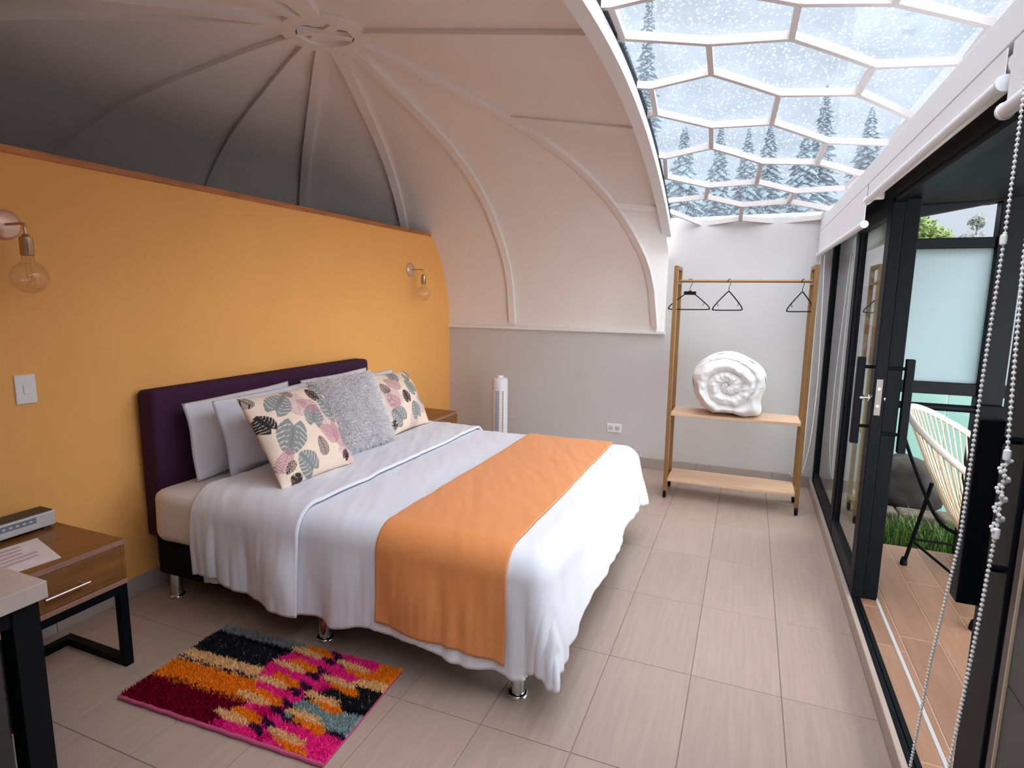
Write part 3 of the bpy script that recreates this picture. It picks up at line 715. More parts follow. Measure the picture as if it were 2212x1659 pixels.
# ------------------------------------------------------------------ woven terrace chair
ch = thing('woven_chair', 'cream corded lounge chair with black legs on the terrace', 'chair', (1.1, 3.45, .05))
RC, RM, RN = Vector((1.115, 3.42, .72)), Vector((.31, -.15, -.235)), Vector((.135, .315, 0))
def ring(a, c=RC, m=RM, n=RN, k=1.0): return c+m*math.cos(a)*k+n*math.sin(a)*k
BC, BM_, BN = Vector((1.16, 3.45, .30)), Vector((.075, -.035, -.012)), Vector((.03, .075, 0))
MB().tube([ring(2*PI*i/60) for i in range(60)], .016, 10, closed=True).build('rim', 'cord_white', ch, smooth=True)
MB().tube([ring(2*PI*i/24, BC, BM_, BN) for i in range(24)], .010, 8, closed=True).build('lower_ring', 'black_metal', ch, smooth=True)
for i in range(64):
    a = 2*PI*i/64; p = ring(a); q = ring(a, BC, BM_, BN); mid = (p+q)/2+Vector((0, 0, -.05))
    MB().tube([p, p.lerp(q, .33)+Vector((0, 0, -.035)), p.lerp(q, .66)+Vector((0, 0, -.04)), q], .0045, 5).build('cord', 'cord_cream', ch, smooth=True)
top = ring(PI*.97)
LEGS = [[(.885, 3.66, .05), (.93, 3.60, .40), (.955, 3.60, .55)], [(1.02, 3.02, .05), (1.10, 3.15, .30), (1.16, 3.25, .45)], [(1.62, 3.62, .05), (1.48, 3.6, .35), (1.42, 3.6, .55)]]
for l in LEGS:
    lg = MB().tube(smooth_path(l), .010, 8).build('leg', 'black_metal', ch, smooth=True)
    MB().lathe([(.018, 0), (.017, .02), (.011, .045)], l[0], n=12).build('foot_cap', 'black_metal', lg, smooth=True)
MB().tube(smooth_path([(.80, 3.56, .875), (.795, 3.6, .83), (.86, 3.60, .65), (.96, 3.59, .42), (1.02, 3.55, .335), (1.10, 3.50, .31)]), .009, 8).build('back_strut', 'black_metal', ch, smooth=True)
MB().tube([(.915, 3.62, .20), (1.12, 3.25, .10), (1.05, 3.06, .12)], .007, 8).build('brace', 'black_metal', ch, smooth=True)
MB().tube([(.915, 3.62, .22), (1.55, 3.61, .22)], .007, 8).build('brace', 'black_metal', ch, smooth=True)
pt = thing('planter', 'small black planter standing under the woven chair', 'planter', (1.30, 3.80, .05))
MB().lathe([(.085, 0), (.115, .22), (.122, .225), (.122, .25), (.105, .25), (.10, .21), (.0, .21)], (1.30, 3.80, .05), n=24).build('pot', 'black_metal', pt, smooth=True, angle=40)
MB().lathe([(.0, .21), (.10, .212), (.0, .222)], (1.30, 3.80, .05), n=20).build('soil', 'soil', pt)
o = MB().lathe([(.02, 0), (.038, .02), (.042, .045), (.030, .07), (.018, .08), (.02, .09)], (1.33, 3.50, .05), n=18).build('orange_cup', 'orange_glaze', smooth=True, origin=(1.33, 3.5, .05), angle=40)
tag(o, 'little orange glazed cup on the terrace planks', 'cup')

# ------------------------------------------------------------------ bed
BX0, BX1, BY0, BY1 = -2.61, -.635, 1.825, 3.535
bed = thing('bed', 'double bed with dark purple upholstered headboard and chrome feet', 'bed', (-1.6, 2.68, 0))
MB().box((XL+.012, 1.885, .285), (-2.615, 3.595, 1.03), .028).build('headboard', 'purple_fabric', bed, smooth=True, angle=60)
MB().box((XL+.02, 1.93, .12), (-2.64, 3.55, .29), .008).build('headboard_support', 'dark_base_fabric', bed)
MB().box((BX0, BY0+.015, .135), (BX1, BY1-.015, .30), .015).build('base', 'dark_base_fabric', bed, smooth=True, angle=60)
for x, y in ((-.723, 1.883), (-1.638, 1.888), (-2.559, 1.892), (-.685, 3.449), (-1.63, 3.449), (-2.559, 3.449)):
    lg = MB().lathe([(.027, .012), (.027, .137)], (x, y, 0), n=20).build('leg', 'chrome', bed, smooth=True, angle=50)
    MB().lathe([(.0, 0), (.039, 0), (.041, .006), (.036, .014), (.027, .016)], (x, y, 0), n=20).build('foot_flange', 'chrome', lg, smooth=True, angle=50)
def mattress_fn(u, v):
    a = 2*PI*u; 
    return a, v
def rounded_box(c, h, r, n=14, wob=0):
    """superellipsoid-like rounded box made of six grids"""
    m = MB()
    for ax in range(3):
        for sg in (-1, 1):
            def fn(u, v):
                p = [0, 0, 0]; p[ax] = sg; p[(ax+1) % 3] = 2*u-1; p[(ax+2) % 3] = 2*v-1
                q = Vector([p[i]*h[i] for i in range(3)]); inner = Vector([max(-h[i]+r, min(h[i]-r, q[i])) for i in range(3)]); d_ = q-inner
                if d_.length > 1e-9: q = inner+d_.normalized()*r
                if wob: q += Vector((0, 0, 1))*0
                q += Vector(c)
                if wob:
                    nn = noise.noise(q*5)*wob; q.y += nn*.6; q.z += nn*.5
                return q
            m.grid(fn, n, n)
    return m
mm = rounded_box(((BX0+BX1)/2+.0, 2.68, .435), (.985, .865, .135), .06, 34, .012)
mt = mm.build('mattress', 'sheet_white', bed, smooth=True, angle=0)

TOPZ = .582
def over(d, r):
    if d <= 0: return 0, 0
    q = r*PI/2
    if d < q: return r*math.sin(d/r), r*(1-math.cos(d/r))
    return r+.03*(d-q), r+(d-q)
def drape(p, q, off, amp=1.0, lift=None):
    """p: cloth coordinate along x, q: across the bed; both run past the mattress edges"""
    xe, y0, y1 = BX1-.03, BY0+.06, BY1-.06; r = .075+off
    b = p-xe; a = (y0-q) if q < (y0+y1)/2 else (q-y1); sg = -1 if q < (y0+y1)/2 else 1
    oa, da = over(a, r); ob_, db = over(b, r)
    x = min(p, xe)+ob_; y = (max(q, y0) if sg < 0 else min(q, y1))+sg*oa
    drop = max(da, db)
    if a > 0 and b > 0:
        an = math.atan2(a, b); dd_ = max(a, b)*(1+.05*math.sin(2*an)); oo, drop = over(dd_, r)
        fl_ = .05*math.sin(2*an)*sm(.05, .35, dd_)
        x = xe+(oo+fl_)*math.cos(an); y = (y0 if sg < 0 else y1)+sg*(oo+fl_)*math.sin(an)
        da = drop*math.sin(an); db = drop*math.cos(an)
    z = TOPZ+off-drop
    hang = sm(.04, .3, da); hang2 = sm(.04, .3, db)
    # folds of the hanging sides
    if hang > 0:
        f = .008*math.sin(p*13+1.7*math.sin(p*4.3)+.9)+.026*noise.noise(Vector((p*6, q*1.6, 1.3)))+.016*noise.noise(Vector((p*15, q*2.2, 6.3)))+.007*noise.noise(Vector((p*32, q*4, 2.3)))
        y += sg*hang*(f*amp+.012)
    if hang2 > 0:
        f = .010*math.sin(q*7+1.6*math.sin(q*3.1))+.03*noise.noise(Vector((p*1.5, q*3.4, 7.7)))+.012*noise.noise(Vector((p*3, q*11, 3.7)))
        x += hang2*(f*amp+.02)
    # soft creases on top
    top = (1-hang)*(1-hang2)
    z += top*(.006*noise.noise(Vector((p*3, q*2.2, 4)))+.0028*noise.noise(Vector((p*11+q*7, q*3-p*2, 9)))+.0022*noise.noise(Vector((p*26+q*12, q*5-p*4, 2)))) * amp
    return Vector((x, y, z))
def cloth(p0, p1, q0, q1, off, nu, nv, amp=1., edge=None, thick=.006):
    m = MB()
    def f(u, v):
        qa, qb = (q0, q1) if edge is None else edge(p0+(p1-p0)*u)
        p = (p0+(p1-p0)*u); q = qa+(qb-qa)*v
        return drape(p, q, off, amp)
    m.grid(f, nu, nv); return m
QN, QF = BY0+.06-.47, BY1-.06+.40
def duvet_edge(p):
    n = QN+.03-.03*sm(-2.2, -1.6, p)+.012*math.sin(p*9)+.008*math.sin(p*23+1)-.03*sm(-1.0, -.75, p)+.05*sm(-.72, -.45, p); f = QF+.012*math.sin(p*8+2)
    return n, f
dv = thing('duvet', 'white duvet hanging over the sides of the bed', 'duvet', (-1.4, 2.68, .55))
o = cloth(-2.22, BX1-.03+.40, QN, QF, .012, 190, 210, 1.0, duvet_edge).build('cover', 'linen_white', dv, smooth=True, fixn=False, angle=0)
sf = o.modifiers.new('thick', 'SOLIDIFY'); sf.thickness = .010; sf.offset = 1
def fold_edge(p): return QN+.03-.065*sm(-2.25, -1.7, p)+.008*math.sin(p*17+.5), QF
o = cloth(-2.265, -1.665, QN-.02, QF, .034, 80, 200, 1.5, fold_edge).build('folded_flap', 'linen_white', dv, smooth=True, fixn=False, angle=0)
sf = o.modifiers.new('thick', 'SOLIDIFY'); sf.thickness = .014; sf.offset = 1
def hemline(p_, off):
    return [drape(p_, (QN-.02)+(QF-QN+.02)*i/160, off, 1.5) for i in range(161)]
MB().tube(hemline(-1.668, .040), .0085, 8).build('piped_hem', 'linen_white', dv, smooth=True)
rn = thing('bed_runner', 'orange cloth runner laid across the foot of the bed', 'bed runner', (-1.0, 2.68, .6))
def run_edge(p): return QN+.035+.010*math.sin(p*12)-.045*sm(-1.28, -.74, p), QF-.04
o = cloth(-1.285, -.735, QN, QF, .029, 70, 220, .9, run_edge).build('runner_cloth', 'runner_orange', rn, smooth=True, fixn=False, angle=0)
sf = o.modifiers.new('thick', 'SOLIDIFY'); sf.thickness = .005; sf.offset = 1

# ------------------------------------------------------------------ pillows and cushions
def pillow_mesh(BL, BR, TL, TR, T, n=40, flange=0, sag=.0, pinch=.05, cols=None, front=None, sd=0):
    BL, BR, TL, TR = map(Vector, (BL, BR, TL, TR)); N_ = ((BR-BL).cross(TL-BL)).normalized()
    if N_.x < 0: N_ = -N_
    m = MB(); vs = []; idx = {}; C = []
    for side in (1, -1):
        for i in range(n+1):
            for j in range(n+1):
                u, v = i/n, j/n; a, b = 2*u-1, 2*v-1
                edge = i in (0, n) or j in (0, n)
                if side == -1 and edge: idx[side, i, j] = idx[1, i, j]; continue
                fa = a*(1-flange) if flange == 0 else a
                k = max(0, 1-abs(a/(1-flange))**2.4)*max(0, 1-abs(b/(1-flange))**2.4) if max(abs(a), abs(b)) < 1-flange else 0
                t = T/2*k**(.42 if flange else .58)
                if flange and not edge: t = max(t, .005)
                # pillow outline: sides drawn in, corners pointed
                aa = a*(1-pinch*(1-b*b)); bb = b*(1-pinch*(1-a*a))
                uu, vv = (aa+1)/2, (bb+1)/2
                p = BL*(1-uu)*(1-vv)+BR*uu*(1-vv)+TL*(1-uu)*vv+TR*uu*vv
                w = (.022 if flange else .010)*noise.noise(Vector((u*3+sd, v*3, side)))+.006*noise.noise(Vector((u*8+sd, v*8, side*3)))
                p = p+N_*(side*(t+(w*sm(0, .4, k)))+((.010*math.sin(u*9+sd)+.006*math.sin(v*8+sd*2))*(1-sm(0, .2, k)) if flange else 0))+Vector((0, 0, -sag*(1-vv)*0))
                idx[side, i, j] = len(vs); vs.append(p)
                if cols: C.append(cols(u, v) if side == 1 else cols(1-u, v))
    fs = []
    for side in (1, -1):
        for i in range(n):
            for j in range(n):
                f = (idx[side, i, j], idx[side, i+1, j], idx[side, i+1, j+1], idx[side, i, j+1]); fs.append(f if side == 1 else f[::-1])
    m.add(vs, fs); m.c = C if cols else None
    return m, N_
def pillow(label, BL, BR, TL, TR, T, sd):
    t = pillow_mesh(BL, BR, TL, TR, T, 36, .10, sd=sd, pinch=.03)[0].build('bed_pillow', 'linen_white', smooth=True, origin=((Vector(BL)+Vector(BR))/2), angle=0)
    return tag(t, label, 'pillow', 'white pillows against the headboard')
pillow('white pillow leaning on the headboard, rearmost of the pair near the lamp switch', (-2.485, 1.975, .575), (-2.49, 2.68, .575), (-2.535, 1.965, .965), (-2.535, 2.69, .985), .14, 1)
pillow('white pillow directly behind the large leaf print cushion', (-2.31, 2.03, .60), (-2.31, 2.73, .60), (-2.375, 2.00, .985), (-2.36, 2.72, 1.0), .20, 2)
pillow('white pillow at the headboard on the side of the tower fan, rear one', (-2.49, 2.80, .575), (-2.49, 3.46, .575), (-2.54, 2.78, .975), (-2.535, 3.45, .985), .14, 3)
pillow('white pillow behind the fluffy and second leaf print cushions', (-2.32, 2.84, .60), (-2.32, 3.50, .60), (-2.375, 2.85, .975), (-2.37, 3.53, .975), .17, 4)

CREAM = srgb(236, 214, 194)
LEAFC = {'g': srgb(136, 140, 139), 'p': srgb(186, 132, 142), 'b': srgb(58, 38, 36), 'k': srgb(34, 26, 30), 'l': srgb(205, 170, 175)}
def leaf_at(u, v, L_):
    """returns colour or None of a printed leaf at (u, v)"""
    cx, cy, ang, sz, kind, colr = L_
    dx, dy = (u-cx)/sz, (v-cy)/sz
    if dx*dx+dy*dy > 1.6: return None
    s, c = math.sin(ang), math.cos(ang); x = dx*c+dy*s; y = -dx*s+dy*c     # y along the leaf from stalk (-1) to tip (+1)
    if kind == 'm':      # split leaf: heart outline with slots between side veins
        r = math.hypot(x, y); th = math.atan2(x, -y)
        w_ = .80*math.sqrt(max(0, 1-((y+.05)/1.0)**2))*(1-.28*max(0, y))
        if abs(y) > 1 or abs(x) > w_: return None
        if y < -.62 and abs(x) < .16*(-y-.62)/.38*2: return None
        t = (y+.9-.75*abs(x))*3.4; fr_ = t-math.floor(t)
        if abs(x) > .36*w_/.8 and fr_ < .17 and -.75 < y < .85: return None
        if abs(x) < .022: return tuple(k*.7 for k in LEAFC[colr][:3])+(1,)
        if .16 < abs(x) < .27 and .35 < fr_ < .52 and abs(y) < .7: return None
        return LEAFC[colr]
    if kind == 'f':      # feathery frond
        if abs(y) > 1: return None
        w_ = .62*math.sqrt(max(0, 1-y*y))*(1.05-.35*y); t = (y-.55*abs(x))*6.5; fr_ = t-math.floor(t)
        if abs(x) > w_: return None
        if abs(x) < .03 or fr_ < .60: return LEAFC[colr]
        return None
def leaf_print(seed, leaves):
    def f(u, v):
        c = CREAM
        for L_ in leaves:
            q = leaf_at(u, v, L_)
            if q: c = q
        return c
    return f
LV1 = [(.72, .50, .4, .20, 'f', 'l'), (.50, .78, -.5, .17, 'f', 'l'), (.86, .34, .2, .17, 'f', 'p'), (.90, .12, 1.2, .15, 'f', 'l'),
       (.30, .83, -.9, .165, 'm', 'g'), (.24, .44, 2.6, .20, 'm', 'g'), (.60, .60, -.5, .155, 'm', 'g'), (.88, .66, .5, .19, 'm', 'g'), (.32, .14, .6, .15, 'm', 'g'), (.90, .93, .3, .15, 'm', 'g'), (1.0, .28, .3, .15, 'm', 'g'),
       (.60, .74, .9, .13, 'f', 'p'), (.70, .37, .9, .15, 'f', 'p'), (.10, .25, -.7, .12, 'f', 'p'),
       (.07, .66, .35, .115, 'm', 'k'), (.76, .86, .25, .10, 'm', 'b'), (.55, .25, .2, .105, 'f', 'b'), (.86, .10, -.6, .07, 'm', 'b'), (.03, .95, .4, .09, 'f', 'b'), (.16, .03, .9, .08, 'm', 'b'), (.48, .97, .1, .09, 'f', 'b'), (.12, .16, 2.2, .07, 'f', 'b')]
LV2 = [(.20, .52, .6, .18, 'f', 'l'), (.80, .30, .4, .16, 'f', 'l'), (.55, .08, .2, .15, 'f', 'l'),
       (.42, .90, -.4, .15, 'm', 'g'), (.68, .62, .5, .17, 'm', 'g'), (.22, .22, .7, .17, 'm', 'g'), (.62, .22, .2, .15, 'm', 'g'), (.88, .88, .3, .12, 'm', 'g'), (.90, .40, .2, .12, 'm', 'g'),
       (.30, .74, .8, .16, 'f', 'p'), (.18, .46, .5, .14, 'f', 'p'), (.86, .55, .9, .12, 'f', 'p'),
       (.47, .47, .15, .12, 'm', 'b'), (.12, .70, .4, .10, 'f', 'b'), (.72, .82, .3, .09, 'f', 'b'), (.08, .10, 2., .10, 'm', 'b')]
def cushion(label, BL, BR, TL, TR, T, fn, sd):
    m, _ = pillow_mesh(BL, BR, TL, TR, T, 170, 0, pinch=.06, cols=fn, sd=sd)
    o = m.build('leaf_print_cushion', 'painted_cloth', smooth=True, origin=(Vector(BL)+Vector(BR))/2, fixn=False, angle=0)
    return tag(o, label, 'cushion', 'leaf print cushions on the bed')
cushion('large leaf print cushion in front of the white pillows', (-1.89, 1.935, .622), (-1.865, 2.425, .63), (-2.165, 1.96, 1.018), (-2.14, 2.48, 1.026), .17, leaf_print(1, LV1), 5)
cushion('leaf print cushion half hidden behind the fluffy grey one', (-1.99, 2.91, .635), (-2.00, 3.42, .635), (-2.27, 3.10, .985), (-2.28, 3.57, .965), .17, leaf_print(2, LV2), 6)
FB = ((-1.99, 2.43, .64), (-1.935, 2.89, .64), (-2.265, 2.535, 1.015), (-2.195, 3.025, 1.025))
fc = thing('fluffy_cushion', 'fluffy grey fur cushion between the two leaf print cushions', 'cushion', (-1.9, 2.6, .63))
m, FN_ = pillow_mesh(*FB, .15, 40, 0, pinch=.04, sd=8)
base_v = [Vector(q) for q in m.v]; base_f = list(m.f); m.build('cushion_body', 'fur_base', fc, smooth=True, angle=0)
fu = MB(); fcx = sum(base_v, Vector())/len(base_v); C = []; rnd = random.Random(4)
for f in base_f[:len(base_f)//2]+base_f[len(base_f)//2::3]:
    a, b, c, d_ = [base_v[i] for i in f]; nr = (c-a).cross(d_-b)
    nr = nr.normalized() if nr.length > 1e-9 else FN_
    for k in range(14):
        s, t = rnd.random(), rnd.random(); p = a*(1-s)*(1-t)+b*s*(1-t)+c*s*t+d_*(1-s)*t
        n2 = (nr+Vector((rnd.gauss(0, .6), rnd.gauss(0, .6), rnd.gauss(0, .6)-.3))).normalized(); L_ = rnd.uniform(.016, .038)
        sd = n2.cross(Vector((rnd.random(), rnd.random(), rnd.random()))).normalized()*.0013
        q = p+n2*L_*.55; e = p+n2*L_+Vector((rnd.gauss(0, .005), rnd.gauss(0, .005), -.006))
        fu.add([p-sd, p+sd, q+sd*.9, q-sd*.9, e], [(0, 1, 2, 3), (3, 2, 4)])
        g = rnd.uniform(.78, 1.05); C += [(g*.8, g*.77, g*.79, 1)]*2+[(g, g*.97, g*.985, 1)]*2+[(g*1.05, g*1.02, g*1.03, 1)]
fu.c = C; o = fu.build('fur', 'fur_grey', fc, fixn=False); o['kind'] = 'stuff'

# ------------------------------------------------------------------ rug
rg = thing('rug', 'small shaggy rug with pink, orange and black feather pattern', 'rug', (-1.64, 1.55, 0))
RBL, RBR, RTL, RTR = Vector((-2.078, 1.278, 0)), Vector((-1.168, 1.318, 0)), Vector((-2.095, 1.775, 0)), Vector((-1.197, 1.815, 0))
RC_ = {'pink': srgb(245, 48, 150), 'red': srgb(128, 0, 36), 'orange': srgb(244, 142, 28), 'cream': srgb(240, 198, 142), 'black': srgb(36, 34, 38), 'grey': srgb(142, 144, 142), 'purple': srgb(66, 30, 62), 'teal': srgb(152, 172, 170), 'dark': srgb(22, 20, 30), 'hot': srgb(215, 18, 112)}
def rugcol(u, v):
    n = .012*noise.noise(Vector((u*60, v*36, 0)))+.008*noise.noise(Vector((u*150, v*90, 3))); vv = v+n*1.6; uu = u+n*1.3
    c = 'pink' if noise.noise(Vector((u*9, v*6, 5))) < .32 else 'hot'
    def cap(cx, cy, l, h, ang=0):
        dx, dy = uu-cx, (vv-cy)*.55; s, k = math.sin(ang), math.cos(ang); x = dx*k+dy*s; y = -dx*s+dy*k
        return abs(x)**2.6/l**2.6+abs(y)**2.6/h**2.6 < 1
    # left bands, each running into the pink ground with a feather tip
    lim = .47+.05*math.sin(v*7)
    if uu < lim:
        if vv < .235: c = 'red'
        elif vv < .30: c = 'orange' if noise.noise(Vector((u*200, v*120, 1))) > (.30-vv)*9-.35 else 'red'
        elif vv < .475: c = 'orange'
        elif vv < .62:
            c = 'cream'
            if abs(vv-.50-.012*math.sin(u*60)) < .008 or abs(vv-.475) < .006: c = 'purple'
        elif vv < .85: c = 'black'
        elif vv < .90: c = 'dark'
        else: c = 'grey'
    # right bands
    if uu > .80-.1*math.sin(v*5):
        if vv > .80: c = 'orange'
        elif vv > .70: c = 'cream'
        elif vv > .48: c = 'black'
        elif vv > .43: c = 'dark'
        elif vv > .24: c = 'teal'
        elif vv > .20: c = 'purple'
        else: c = 'pink'
    # feather tips
    for k in range(5):
        y = .11+k*.20
        if cap(.64, y-.01, .075, .015, -.45): c = 'purple'
        if cap(.575, y+.05, .085, .022, -.22): c = 'orange'
        if cap(.525, y, .095, .019, -.10): c = 'cream'
    for k in range(5):
        y = .03+k*.20
        if cap(.715, y+.085, .085, .016, -.5): c = 'purple'
        if cap(.835, y+.005, .085, .023, -.2): c = 'orange'
        if cap(.79, y+.06, .095, .019, -.10): c = 'cream'
    if c == 'pink' and noise.noise(Vector((u*240, v*130, 2))) > .55: c = 'hot'
    r, g, b, _ = RC_[c]; k = 1+.22*noise.noise(Vector((u*300, v*170, 7)))
    if c == 'black' and noise.noise(Vector((u*260, v*140, 9))) > .42: return srgb(120, 118, 116)
    return (r*k, g*k, b*k, 1)
def rug_pt(u, v, z): return RBL*(1-u)*(1-v)+RBR*u*(1-v)+RTL*(1-u)*v+RTR*u*v+Vector((0, 0, z))
NU, NV = 240, 130
m = MB(); m.grid(lambda u, v: rug_pt(u, v, .012), NU, NV)
cg = [rugcol(i/NU, j/NV) for i in range(NU+1) for j in range(NV+1)]
def rugc(u, v): return cg[int(round(u*NU))*(NV+1)+int(round(v*NV))]
m.c = cg; m.build('pile_ground', 'rug_pile', rg, fixn=False)
MB().add([rug_pt(0, 0, .001), rug_pt(1, 0, .001), rug_pt(1, 1, .001), rug_pt(0, 1, .001), rug_pt(0, 0, .0115), rug_pt(1, 0, .0115), rug_pt(1, 1, .0115), rug_pt(0, 1, .0115)],
         [(3,2,1,0),(4,5,6,7),(0,1,5,4),(1,2,6,5),(2,3,7,6),(3,0,4,7)]).build('backing', 'rug_binding', rg)
MB().tube([rug_pt(u/30, 0, .009)+Vector((0, -.004+.0015*math.sin(u*1.7), 0)) for u in range(31)], .0075, 8).build('bound_edge', 'rug_binding', rg, smooth=True)
MB().tube([rug_pt(u/30, 1, .007)+Vector((0, .003, 0)) for u in range(31)], .006, 8).build('bound_edge', 'rug_binding', rg, smooth=True)
tf = MB(); C = []; rnd = random.Random(9)
for i in range(42000):
    u, v = rnd.random(), rnd.random(); p = rug_pt(u, v, .011); h = rnd.uniform(.007, .015); a = rnd.uniform(0, 2*PI)
    s = Vector((math.cos(a), math.sin(a), 0))*.0021; e = p+Vector((rnd.gauss(0, .004), rnd.gauss(0, .004), h)); c = rugc(u, v); k = rnd.uniform(.8, 1.3); c2 = (c[0]*k, c[1]*k, c[2]*k, 1)
    tf.add([p-s, p+s, e+s*.5, e-s*.5], [(0, 1, 2, 3)]); C += [c, c, c2, c2]
tf.c = C; o = tf.build('pile', 'rug_pile', rg, fixn=False); o['kind'] = 'stuff'

# ------------------------------------------------------------------ nightstands
def nightstand(label, x0, x1, y0, y1, zt=.535):
    t = thing('nightstand', label, 'nightstand', ((x0+x1)/2, (y0+y1)/2, 0), 'walnut nightstands beside the bed')
    MB().box((x0, y0, zt-.022), (x1, y1, zt), .002).build('top', 'walnut', t)
    MB().box((x1-.001, y0, zt-.022), (x1+.002, y1, zt), .001).build('top_edge', 'walnut_edge', t)
    MB().box((x0, y0, zt-.185), (x1, y1, zt-.165), .002).build('bottom_board', 'walnut_edge', t)
    for y in (y0, y1-.016): MB().box((x0, y, zt-.165), (x1-.004, y+.016, zt-.022)).build('side_panel', 'walnut', t)
    MB().box((x0, y0+.016, zt-.165), (x0+.012, y1-.016, zt-.022)).build('back_panel', 'walnut', t)
    dr = MB().box((x1-.018, y0+.018, zt-.162), (x1-.001, y1-.018, zt-.025), .002).build('drawer_front', 'walnut', t)
    ym = (y0+y1)/2
    hn = MB().tube([(x1+.026, ym-.075, zt-.105), (x1+.026, ym+.075, zt-.105)], .006, 10).build('handle', 'chrome', dr, smooth=True)
    for yq in (ym-.06, ym+.06): MB().tube([(x1-.002, yq, zt-.105), (x1+.026, yq, zt-.105)], .0045, 8).build('handle_post', 'chrome', dr)
    zb = zt-.187; s = .032
    for y in (y0+.018, y1-.018):
        f = MB(); f.bar((x0+.10, y, zb-s/2), (x1-.005, y, zb-s/2), s, s); f.build('frame_rail', 'black_metal', t)
        MB().box((x1-.005-s, y-s/2, 0), (x1-.005, y+s/2, zb-s)).build('leg', 'black_metal', t)
        MB().box((x0+.10, y-s/2, 0), (x1-.005-s, y+s/2, s)).build('foot_rail', 'black_metal', t)
    MB().box((x0+.10, y0+.034, 0), (x0+.10+s, y1-.034, s)).build('cross_rail', 'black_metal', t)
    MB().box((x1-.005-s, y0+.034, zb-s), (x1-.005, y1-.034, zb)).build('cross_rail', 'black_metal', t)
    return t
nightstand('walnut nightstand carrying the radio, in front of the light switch', XL+.015, -2.235, .985, 1.445)
nightstand('walnut nightstand on the tower fan side of the bed', XL+.015, -2.25, 3.86, 4.32)
rd = thing('clock_radio', 'small dark and silver table radio on the nightstand', 'radio', (-2.61, 1.30, .535))
def rdp(y): return -2.665+(-.04)*(y-1.2)
MB().box((-2.70, 1.155, .543), (-2.618, 1.415, .61), .004).build('case', 'radio_dark', rd)
MB().box((-2.618, 1.155, .548), (-2.606, 1.415, .606), .003).build('front_panel', 'radio_silver', rd)
ds = MB().box((-2.607, 1.215, .556), (-2.604, 1.345, .598)).build('display', 'radio_screen', rd)
MB().box((-2.605, 1.215, .556), (-2.6035, 1.345, .575)).build('display_lower', 'plastic_grey', ds)
for i in range(5): MB().box((-2.6045, 1.228+i*.023, .583), (-2.603, 1.239+i*.023, .590)).build('glyph', 'radio_glyph', ds)
for y in (1.18, 1.39): MB().box((-2.69, y-.012, .535), (-2.625, y+.012, .543)).build('foot', 'radio_dark', rd)
def sheet(name, label, pts, z):
    o = MB().add([(x, y, z) for x, y in pts]+[(x, y, z+.0012) for x, y in pts], [(3,2,1,0),(4,5,6,7),(0,1,5,4),(1,2,6,5),(2,3,7,6),(3,0,4,7)])
    return o
pp = thing('printed_leaflet', 'white printed leaflet lying flat on the nightstand', 'paper', (-2.42, 1.2, .535))
sheet('a', '', [(-2.56, 1.05), (-2.30, 1.02), (-2.275, 1.24), (-2.545, 1.31)], .5352).build('sheet', 'paper', pp)
for i in range(5):
    MB().box((-2.52+i*.035, 1.10+.01*(i % 2), .5362), (-2.505+i*.035, 1.235-.015*(i % 3), .5368)).build('printed_line', 'paper_print', pp)
o = MB().add([(-2.52, 1.065, .5372), (-2.46, 1.06, .5372), (-2.455, 1.125, .5372), (-2.515, 1.13, .5372), (-2.52, 1.065, .539), (-2.46, 1.06, .539), (-2.455, 1.125, .539), (-2.515, 1.13, .539)], [(3,2,1,0),(4,5,6,7),(0,1,5,4),(1,2,6,5),(2,3,7,6),(3,0,4,7)]).build('paper_slip', 'plastic_white', origin=(-2.49, 1.095, .537))
tag(o, 'small blank white slip lying on the leaflet', 'paper')

# ------------------------------------------------------------------ desk and minibar
dsk = thing('desk', 'pale wood desk with thick black metal legs', 'desk', (-2.2, .55, 0))
MB().box((-2.72, .24, .705), (-1.655, .863, .752), .002).build('desk_top', 'desk_laminate', dsk)
for x0, y0 in ((-1.745, .792), (-1.745, .26), (-2.70, .792), (-2.70, .26)): MB().box((x0, y0, 0), (x0+.062, y0+.062, .705), .002).build('leg', 'charcoal_metal', dsk)
MB().box((-2.64, .80, .655), (-1.745, .845, .705)).build('apron', 'charcoal_metal', dsk)
MB().box((-1.74, .322, .65), (-1.69, .792, .705)).build('apron', 'charcoal_metal', dsk)
mf = thing('minibar', 'dark glass fronted minibar standing under the desk', 'minibar', (-2.0, .55, 0))
MB().box((-2.25, .335, .02), (-1.715, .772, .635), .01).build('cabinet', 'charcoal_metal', mf)
dd = MB().box((-1.715, .34, .03), (-1.692, .768, .63), .006).build('door', 'fridge_glass', mf)
MB().box((-1.692, .36, .08), (-1.680, .378, .56), .004).build('handle', 'steel', dd)
for x, y in ((-2.22, .37), (-1.75, .37), (-2.22, .74), (-1.75, .74)): MB().box((x-.02, y-.02, 0), (x+.02, y+.02, .022)).build('foot', 'black_metal', mf)

